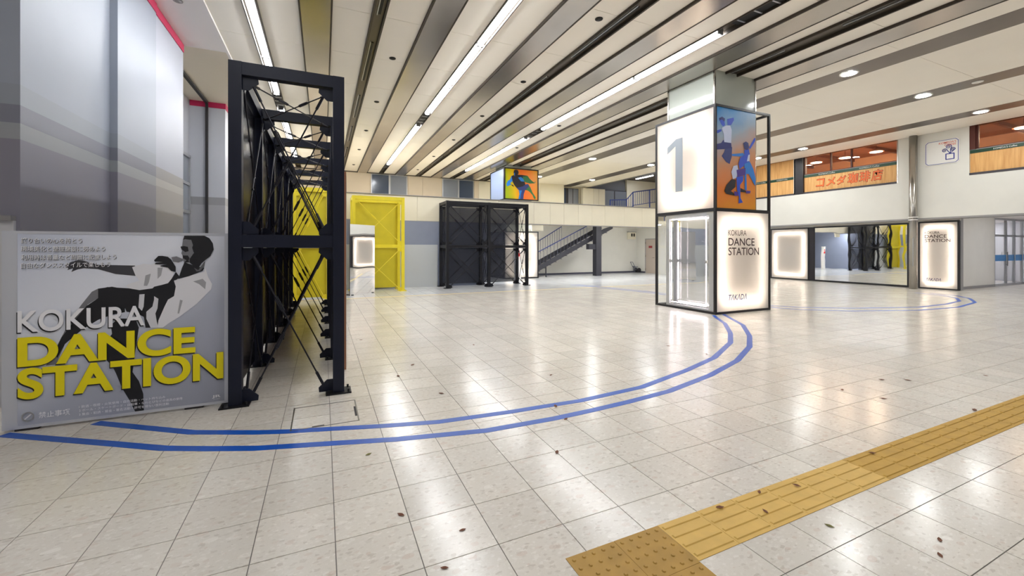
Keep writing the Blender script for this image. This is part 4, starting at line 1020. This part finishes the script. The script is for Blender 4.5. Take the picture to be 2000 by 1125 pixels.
for cx, cy, s_ in ((0.56, 0.50, 0.075), (0.67, 0.63, 0.085), (0.78, 0.51, 0.075)):
    pts = [(cx + s_ * (1 - a / 22) * math.cos(a * 0.55), cy + s_ * (1 - a / 22) * math.sin(a * 0.55)) for a in range(20)]
    line_art('steam_curl', pts, 0.022, 'sign_blue', bd, fsn); line_art('steam_stem', [(cx + s_, cy), (0.71, 0.37)], 0.022, 'sign_blue', bd, fsn)

# ================================================================ POSTER BOARD
pb = thing('poster_board', (-1.7, 5.12, 0), 'large grey poster board with a dancer and yellow lettering, left of the truss', 'poster')
PX0, PX1, PZ0, PZ1 = -2.526, -0.885, 0.02, 1.752
box('board', 'poster_back', pb, PX0, PX1, 5.105, 5.16, PZ0, PZ1)
box('foot', 'rubber', pb, -2.45, -2.3, 5.1, 5.3, 0, 0.02); box('foot', 'rubber', pb, -1.25, -1.1, 5.1, 5.3, 0, 0.02)
box('frame_strip', 'poster_frame', pb, PX0, -2.43, 5.095, 5.105, PZ0, PZ1); box('frame_strip', 'poster_frame', pb, -0.918, PX1, 5.095, 5.105, PZ0, PZ1)
box('frame_strip', 'poster_frame', pb, -2.43, -0.918, 5.095, 5.105, 1.728, PZ1); box('frame_strip', 'poster_frame', pb, -2.43, -0.918, 5.095, 5.105, PZ0, 0.045)
pr = box('print_sheet', 'poster_print', pb, -2.43, -0.918, 5.1, 5.105, 0.045, 1.728); pr['label'] = 'grey print of a dancer with white and yellow lettering'
fp = front(0, 5.1, 0)
for k, (n_, m_, pts) in enumerate(POSTER_ART): poly(n_, fp, pts, m_, pr, 0.0006 + 0.0004 * k, 0.0003)
L0 = 0.0115
def big(body, rect, m, bold, dx=-0.007, dz=-0.011):
    text('letter_shadow', body, fp, (rect[0] + dx, rect[1] + dx, rect[2] + dz, rect[3] + dz), 'ink_shadow', pr, L0, 0.0006, bold); text('lettering', body, fp, rect, m, pr, L0 + 0.0015, 0.0006, bold)
big('KOKURA', (-2.425, -1.554, 0.862, 1.055), 'ink_white', 0.018); big('DANCE', (-2.425, -1.158, 0.560, 0.823), 'ink_yellow', 0.035); big('STATION', (-2.425, -0.925, 0.274, 0.550), 'ink_yellow', 0.035)
for body, x1, z0, z1 in (('\u8b72\u308a\u5408\u3044\u306e\u5fc3\u3092\u6301\u3068\u3046', -2.005, 1.645, 1.694), ('\u74b0\u5883\u7f8e\u5316\u3068\u6574\u7406\u6574\u9813\u306b\u52aa\u3081\u3088\u3046', -1.844, 1.572, 1.621), ('\u5229\u7528\u6642\u306f\u97f3\u91cf\u306a\u3069\u5468\u56f2\u306b\u914d\u616e\u3057\u3088\u3046', -1.765, 1.497, 1.545), ('\u81ea\u7531\u306a\u30c0\u30f3\u30b9\u30b9\u30bf\u30a4\u30eb\u3067\u697d\u3057\u3082\u3046', -1.807, 1.426, 1.474)):
    big(body, (-2.403, x1, z0, z1), 'ink_white', 0.006, 0.003, -0.004)
text('lettering', '\u7981\u6b62\u4e8b\u9805', fp, (-2.292, -2.085, 0.096, 0.151), 'ink_white', pr, L0, 0.0006, 0.006)
for body, x1, z0, z1 in (('1 \u98f2\u9152\u30fb\u55ab\u7159\u30fb\u706b\u6c17\u4f7f\u7528\u30fb\u81ea\u708a\u6d3b\u52d5\u30fb\u30da\u30c3\u30c8\u6301\u3061\u8fbc\u307f', -1.398, 0.143, 0.168), ('2 \u30dc\u30fc\u30eb\u30fb\u30b9\u30b1\u30fc\u30c8\u30dc\u30fc\u30c9\u30fb\u81ea\u8ee2\u8eca\u30fb\u306a\u308f\u3068\u3073\u306a\u3069\u306e\u9053\u5177\u306e\u4f7f\u7528', -1.265, 0.109, 0.134), ('3 \u96c6\u4f1a\u30fb\u52e7\u8a98\u30fb\u52df\u91d1\u30fb\u7f72\u540d\u6d3b\u52d5\u30fb\u8a31\u53ef\u3092\u5f97\u306a\u3044\u55b6\u5229\u6d3b\u52d5', -1.37, 0.073, 0.099)):
    text('lettering', body, fp, (-2.025, x1, z0, z1), 'ink_white', pr, L0, 0.0006, 0.0)
text('lettering', 'JR', fp, (-1.022, -0.948, 0.082, 0.115), 'ink_white', pr, L0, 0.0006, 0.02); text('lettering', 'JR KYUSHU', fp, (-1.01, -0.955, 0.070, 0.077), 'ink_white', pr, L0, 0.0006)
cx, cz = -2.36, 0.121
rp = [(cx + 0.037 * math.cos(a * math.pi / 12), cz + 0.037 * math.sin(a * math.pi / 12)) for a in range(25)]
line_art('prohibition_ring', rp, 0.011, 'ink_white', pr, fp, L0); line_art('prohibition_bar', [(cx - 0.024, cz - 0.024), (cx + 0.024, cz + 0.024)], 0.010, 'ink_white', pr, fp, L0)

# ================================================================ STAIRS, RAILINGS, SMALL THINGS AT THE BACK
st = thing('staircase', (13.0, 21.0, 0), 'dark steel staircase with blue handrails rising under the balcony', 'staircase')
sl = 0.4857; zs = lambda x: (x - 10.16) * sl
for y in (20.4, 21.5): MB().prism([(10.16, y, 0.0), (10.16, y, 0.3), (15.3, y, zs(15.3) + 0.28), (15.9, y, 2.95), (15.9, y, zs(15.9)), (10.7, y, zs(10.7))], (0, 0.05, 0)).build('stringer', 'stair_steel', st)
for k in range(15):
    x = 10.3 + k * 0.35; z = 0.17 * (k + 1)
    td = box('tread', 'stair_steel', st, x, x + 0.33, 20.45, 21.5, z - 0.03, z); box('nosing', 'rail_grey', td, x - 0.01, x + 0.015, 20.45, 21.5, z - 0.05, z + 0.004)
box('column', 'stair_steel', st, 14.42, 14.78, 20.0, 20.36, 0, 2.95)
box('bracket', 'stair_steel', st, 13.96, 14.42, 20.05, 20.36, 1.54, 1.85)
box('support_post', 'stair_steel', st, 11.3, 11.35, 20.4, 20.45, 0, 0.58)
for y, xa, za, xb, zb in ((20.42, 10.3, 1.15, 14.05, 2.9), (21.52, 10.3, 1.38, 13.0, 2.9)):
    MB().tube((xa, y, za), (xb, y, zb), 0.025, 8).build('handrail', 'rail_blue', st)
    n = 18
    for k in range(n):
        x = xa + (xb - xa) * k / (n - 1); z = za + (zb - za) * k / (n - 1)
        MB().tube((x, y, max(0, z - 0.8)), (x, y, z), 0.011, 6).build('baluster', 'rail_grey', st)
rl = thing('balcony_railing', (17.0, 20.0, 3.1), 'blue steel railing climbing at the right end of the balcony', 'railing')
tp = [(15.4, 4.45), (16.6, 4.52), (17.1, 5.0), (19.6, 5.4)]
for (xa, za), (xb, zb) in zip(tp[:-1], tp[1:]):
    MB().tube((xa, 20.0, za), (xb, 20.0, zb), 0.03, 8).build('handrail', 'rail_blue', rl); MB().tube((xa, 20.0, za - 0.8), (xb, 20.0, zb - 0.8), 0.02, 8).build('lower_rail', 'rail_blue', rl)
    n = max(3, int((xb - xa) / 0.16))
    for k in range(n):
        x = xa + (xb - xa) * k / n; z = za + (zb - za) * k / n
        MB().tube((x, 20.0, z - 0.8), (x, 20.0, z), 0.012, 6).build('baluster', 'rail_blue', rl)
for x, z in ((15.4, 4.45), (16.6, 4.52), (17.1, 5.0), (18.4, 5.2), (19.6, 5.4)): box('rail_post', 'rail_blue', rl, x - 0.025, x + 0.025, 19.975, 20.025, 3.1, z)
tl = thing('light_bar', (21.0, 23.3, 6.7), 'single light bar on the grey stairwell ceiling above the railing', 'light')
box('housing', 'alu', tl, 20.8, 21.0, 22.4, 24.1, 6.68, 6.75); box('diffuser', 'corridor_light', tl, 20.83, 20.97, 22.42, 24.08, 6.65, 6.68)
jb = thing('wall_box', (18.6, 21.95, 2.2), 'cream meter box with two dark windows high on the white wall', 'box')
box('case', 'cream_panel', jb, 18.3, 18.9, 21.84, 21.98, 2.2, 2.68); box('hood', 'ledge_grey', jb, 18.28, 18.92, 21.80, 21.98, 2.66, 2.70)
for x in (18.52, 18.70): box('dial_window', 'slot_black', jb, x, x + 0.12, 21.83, 21.84, 2.38, 2.58)
ct = thing('hand_cart', (18.7, 21.6, 0), 'small grey folded hand cart by the wall below the meter box', 'cart')
MB().tube((18.95, 21.55, 0.16), (18.95, 21.60, 0.16), 0.15, 14).build('wheel', 'rubber', ct); MB().tube((18.95, 21.85, 0.16), (18.95, 21.90, 0.16), 0.15, 14).build('wheel', 'rubber', ct)
for y in (21.62, 21.84): MB().tube((18.95, y, 0.16), (18.62, y, 0.42), 0.018, 6).tube((18.62, y, 0.42), (18.45, y, 0.70), 0.018, 6).build('side_bar', 'rail_grey', ct)
MB().tube((18.45, 21.62, 0.70), (18.45, 21.84, 0.70), 0.018, 6).tube((18.62, 21.62, 0.42), (18.62, 21.84, 0.42), 0.018, 6).build('handle', 'rail_grey', ct)
box('platform', 'rail_grey', ct, 18.6, 18.9, 21.63, 21.83, 0.36, 0.40)
MB().tube((18.66, 21.66, 0), (18.66, 21.66, 0.36), 0.015, 6).tube((18.66, 21.80, 0), (18.66, 21.80, 0.36), 0.015, 6).build('stand', 'rail_grey', ct)
fa = thing('fire_alarm_post', (8.72, 18.5, 0), 'white fire alarm cabinet with red lamp and button behind the black truss', 'alarm')
box('cabinet', 'sign_white', fa, 8.58, 8.86, 18.5, 18.7, 0, 1.75)
MB().tube((8.72, 18.5, 1.28), (8.72, 18.46, 1.28), 0.085, 14).build('button', 'lamp_red', fa); MB().tube((8.74, 18.5, 1.46), (8.74, 18.46, 1.46), 0.06, 12, 0.03).build('lamp', 'lamp_red', fa)

# glass front down the passage
gf = tag(MB().box(25.6, 31, 7.58, 7.66, 2.80, 2.88).build('window_6', 'alu'), kind='structure')
for x in (25.6, 26.8, 27.65, 28.5, 29.4, 30.3): box('glass_post', 'alu', gf, x, x + 0.06, 7.58, 7.66, 0, 2.8)
box('transom', 'alu', gf, 25.66, 31, 7.58, 7.66, 2.1, 2.18); box('bottom_rail', 'alu', gf, 25.66, 31, 7.58, 7.66, 0, 0.1)
for a, b in ((25.66, 26.8), (26.86, 27.65), (27.71, 28.5), (28.56, 29.4), (29.46, 30.3)):
    box('pane', 'glass', gf, a, b, 7.61, 7.618, 0.1, 2.1); box('pane', 'glass', gf, a, b, 7.61, 7.618, 2.18, 2.8)
    box('blue_band', 'glass_blue', gf, a, b, 7.60, 7.608, 1.06, 1.32)
MB().tube((26.72, 7.53, 0.85), (26.72, 7.53, 1.45), 0.015, 8).tube((26.72, 7.53, 0.9), (26.72, 7.58, 0.9), 0.01, 6).tube((26.72, 7.53, 1.4), (26.72, 7.58, 1.4), 0.01, 6).build('pull_handle', 'stainless', gf)
for k, x in enumerate((26.1, 27.6, 29.1)):
    c_ = thing('light_bar', (x, 9.2, 2.88), '%s white light bar on the ceiling behind the glass front' % ('left' if k == 0 else 'middle' if k == 1 else 'right'), 'light', 'light bars behind the glass front')
    box('housing', 'alu', c_, x, x + 1.2, 9.1, 9.3, 2.84, 2.88); box('diffuser', 'corridor_light', c_, x + 0.03, x + 1.17, 9.12, 9.28, 2.81, 2.84)
for k, y in enumerate((5.5, 2.0, -2.0)):  # assumed bars, out of view, added to light the passage
    c_ = thing('light_bar', (24.0, y, 2.88), '%s assumed light bar on the passage ceiling under the shop' % ORD[2 - k], 'light', 'assumed passage light bars')
    box('housing', 'alu', c_, 23.4, 24.6, y - 0.1, y + 0.1, 2.84, 2.88); box('diffuser', 'corridor_light', c_, 23.43, 24.57, y - 0.08, y + 0.08, 2.81, 2.84)

# ================================================================ ON THE FLOOR
def ribbon(name, pts, wd, label, z=0.0, t=0.0015):
    mb = MB(); P = [Vector(p) for p in pts]; Lp, Rp = [], []
    for k, p in enumerate(P):
        a = (P[k] - P[k - 1]).normalized() if k else None; b = (P[k + 1] - P[k]).normalized() if k + 1 < len(P) else None
        d = (a + b).normalized() if a is not None and b is not None else (a if b is None else b)
        n = Vector((-d.y, d.x)); s_ = 1.0
        if a is not None and b is not None: s_ = 1 / max(0.6, math.cos(a.angle(b) / 2))
        Lp.append(p + n * wd / 2 * s_); Rp.append(p - n * wd / 2 * s_)
    n = len(P)
    mb.v = [(q_.x, q_.y, z) for q_ in Lp + Rp] + [(q_.x, q_.y, z + t) for q_ in Lp + Rp]
    o = 2 * n
    for k in range(n - 1):
        mb.f += [(k, k + 1, n + k + 1, n + k), (o + k, o + n + k, o + n + k + 1, o + k + 1), (k, o + k, o + k + 1, k + 1), (n + k, n + k + 1, o + n + k + 1, o + n + k)]
    mb.f += [(0, n, o + n, o), (n - 1, o + n - 1, o + 2 * n - 1, 2 * n - 1)]
    return tag(mb.build(name, 'tape_blue'), label, 'tape', 'blue floor tape rings')
TO = [(-2.50, 5.062), (-1.581, 4.467), (-1.161, 4.19), (-0.823, 4.029), (-0.489, 3.886), (0.065, 3.728), (0.563, 3.583), (1.306, 3.43), (1.98, 3.41), (2.448, 3.43), (2.894, 3.461), (3.53, 3.532), (4.441, 3.761), (5.384, 4.098), (6.324, 4.592), (7.1, 5.156), (7.981, 5.948), (8.65, 6.848), (8.85, 7.1)]
TI = [(-1.90, 5.06), (-1.042, 4.455), (-0.531, 4.22), (-0.295, 4.132), (0.07, 4.028), (0.491, 3.903), (0.972, 3.783), (1.686, 3.724), (2.062, 3.714), (2.458, 3.695), (2.835, 3.727), (3.345, 3.767), (4.316, 4.035), (5.209, 4.34), (6.303, 4.926), (6.999, 5.47), (7.784, 6.214), (8.351, 6.925), (8.5, 7.1)]
TO2 = [(9.9, 15.6), (10.164, 14.484), (10.70, 11.8), (10.78, 9.6), (11.02, 7.5), (11.339, 6.814), (12.289, 6.131), (14.009, 5.487), (15.716, 5.331), (17.585, 5.594), (18.78, 6.103), (19.453, 6.618), (19.75, 7.4)]
TI2 = [(10.2, 15.6), (10.42, 14.626), (11.0, 11.9), (11.08, 9.6), (11.312, 7.75), (11.795, 7.075), (12.856, 6.414), (14.74, 5.773), (16.274, 5.764), (17.59, 5.933), (18.588, 6.341), (19.2, 7.0), (19.4, 7.7)]
ribbon('floor_tape', TO, 0.085, 'outer blue tape arc sweeping from the poster to the pillar'); ribbon('floor_tape', TI, 0.085, 'inner blue tape arc sweeping from the poster to the pillar')
ribbon('floor_tape', TO2, 0.085, 'outer blue tape arc beyond the pillar towards the right wall'); ribbon('floor_tape', TI2, 0.085, 'inner blue tape arc beyond the pillar towards the right wall')
tag(box('floor_line', 'line_yellow', None, -2.6, 14.0, 14.18, 14.26, 0, 0.002), 'thin pale yellow line across the floor before the back trusses', 'line')

# tactile paving
TL = 0.3035
ts = thing('tactile_strip', (4.0, 1.7, 0), 'yellow tactile guide strip of ribbed tiles running to the right', 'tactile paving')
yt0 = 1.548
tile_l = MB().box(0.001, TL - 0.001, 0.001, 0.297, 0, 0.003).mesh('guide_tile'); tile_l.materials.append(MAT['tactile_light'])
tile_d = tile_l.copy(); tile_d.materials.clear(); tile_d.materials.append(MAT['tactile_dark'])
def bar_mesh(m):
    mb = MB(); x0, x1, y0, y1, h = 0.012, TL - 0.012, -0.013, 0.013, 0.005
    mb.v = [(x0, y0, 0), (x1, y0, 0), (x1, y1, 0), (x0, y1, 0), (x0 + 0.005, y0 + 0.005, h), (x1 - 0.005, y0 + 0.005, h), (x1 - 0.005, y1 - 0.005, h), (x0 + 0.005, y1 - 0.005, h)]
    mb.f = [(0, 1, 5, 4), (1, 2, 6, 5), (2, 3, 7, 6), (3, 0, 4, 7), (4, 5, 6, 7)]
    me = mb.mesh('guide_bar'); me.materials.append(MAT[m]); return me
bl, bd_ = bar_mesh('tactile_light'), bar_mesh('tactile_dark')
for k in range(36):
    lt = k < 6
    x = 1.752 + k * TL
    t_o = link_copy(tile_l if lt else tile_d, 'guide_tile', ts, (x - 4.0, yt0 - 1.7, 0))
    if x < 9:
        for r in range(4): link_copy(bl if lt else bd_, 'guide_bar', t_o, (0, 0.037 + r * 0.0745, 0.003))
tw = thing('tactile_warning_block', (1.44, 1.54, 0), 'studded yellow tactile warning block at the end of the guide strip', 'tactile paving')
st_me = MB().tube((0, 0, 0), (0, 0, 0.005), 0.0115, 10, 0.007).mesh('stud'); st_me.materials.append(MAT['tactile_warning'])
wt = MB().box(0.001, 0.3055, 0.001, 0.3055, 0, 0.003).mesh('warning_tile'); wt.materials.append(MAT['tactile_warning'])
for a in range(2):
    for b in range(2):
        t_o = link_copy(wt, 'warning_tile', tw, (1.137 + a * 0.3065 - 1.44, 1.845 - 0.3065 * (b + 1) - 1.54, 0))
        for p_ in range(5):
            for q_ in range(5): link_copy(st_me, 'stud', t_o, (0.0325 + p_ * 0.0605, 0.0325 + q_ * 0.0605, 0.003))
# access hatch
ha = thing('floor_hatch', (0.02, 4.4, 0), 'square access hatch with thin steel frame set in the floor by the truss foot', 'hatch')
hx0, hx1, hy0, hy1 = -0.265, 0.31, 4.12, 4.70
for a in ((hx0, hx1, hy0, hy0 + 0.012), (hx0, hx1, hy1 - 0.012, hy1), (hx0, hx0 + 0.012, hy0, hy1), (hx1 - 0.012, hx1, hy0, hy1)): box('hatch_edge', 'hatch_frame', ha, *a, 0, 0.002)
box('lift_slot', 'rubber', ha, -0.09, 0.01, hy0 + 0.012, hy0 + 0.03, 0, 0.0025); box('lift_slot', 'rubber', ha, hx1 - 0.03, hx1 - 0.012, 4.25, 4.5, 0, 0.0025)
# fallen leaves
LV = [(1.669, 2.832, 'at a tile joint, right of the tape arc'), (0.322, 3.406, ''), (0.425, 2.555, ''), (0.72, 2.272, ''), (0.553, 2.04, ''), (2.593, 1.815, 's'), (2.893, 1.762, 's'), (2.436, 1.666, 's'), (2.219, 1.807, 's'), (3.888, 1.8, 's'), (5.863, 1.87, 'r'), (6.452, 2.627, 'r'), (2.927, 1.06, 'b'), (2.655, 1.434, 'b'), (3.079, 1.117, 'b'), (5.424, 2.413, 'r'), (5.336, 2.752, 'r'), (7.575, 2.319, 'r'), (6.188, 2.768, 'r'), (2.615, 4.588, 'm'), (5.143, 5.166, 'm'), (2.142, 3.663, 'm'), (2.069, 3.349, 'm'), (1.186, 4.503, 'm'), (0.857, 5.338, 'm'), (1.119, 5.772, 'm'), (2.267, 6.547, 'm'), (0.603, 7.724, 'm'), (5.274, 4.527, 'm')]
lab = {'s': ('dry brown leaf on the yellow tactile strip, %s from the studded block', 'leaves on the tactile strip'), 'r': ('small dry leaf beyond the tactile strip, %s from the left', 'leaves beyond the tactile strip'), 'b': ('small dry scrap in front of the tactile strip, %s from the left', 'scraps before the tactile strip'), 'm': ('tiny dry leaf around the tape arcs, %s from the left', 'leaves around the tape arcs'), '': ('small dry leaf on the near tiles below the tape arcs, %s from the left', 'leaves on the near tiles')}
def leaf_rank(k):
    same = sorted([(screen(x, y)[0], i_) for i_, (x, y, c_) in enumerate(LV) if c_ == LV[k][2]])
    n_ = [i_ for _, i_ in same].index(k); return 'first' if n_ == 0 else ORD[n_]
for k, (x, y, c_) in enumerate(LV):
    sz = (0.020 if c_ in ('s', '', 'b') else 0.026) * random.uniform(0.8, 1.2); an = random.uniform(0, 6.28)
    z0 = 0.0085 if c_ == 's' else 0.0005
    prof = [(-1.3, 0), (-0.6, 0.45), (0.2, 0.6), (0.7, 0.35), (1.3, 0.0), (0.6, -0.4), (-0.1, -0.55), (-0.7, -0.35)]
    mb = MB(); ca, sa = math.cos(an), math.sin(an)
    top = [(x + sz * (a * ca - b * sa), y + sz * (a * sa + b * ca), z0 + sz * 0.35 * abs(b) + sz * 0.12 * a * a) for a, b in prof]
    ctr = (x, y, z0)
    mb.v = top + [ctr] + [(p_[0], p_[1], p_[2] + 0.0012) for p_ in top] + [(x, y, z0 + 0.0012)]
    for i_ in range(8):
        j_ = (i_ + 1) % 8
        mb.f += [(j_, i_, 8), (9 + i_, 9 + j_, 17), (i_, j_, 9 + j_, 9 + i_)]
    lb_, gr_ = (lab[c_][0] % leaf_rank(k), lab[c_][1]) if c_ in lab else ( 'curled brown leaf lying across a tile joint right of the tape arc', None)
    tag(mb.build('dry_leaf', 'leaf_green' if k in (1, 13) else 'leaf_brown'), lb_, 'leaf', gr_)
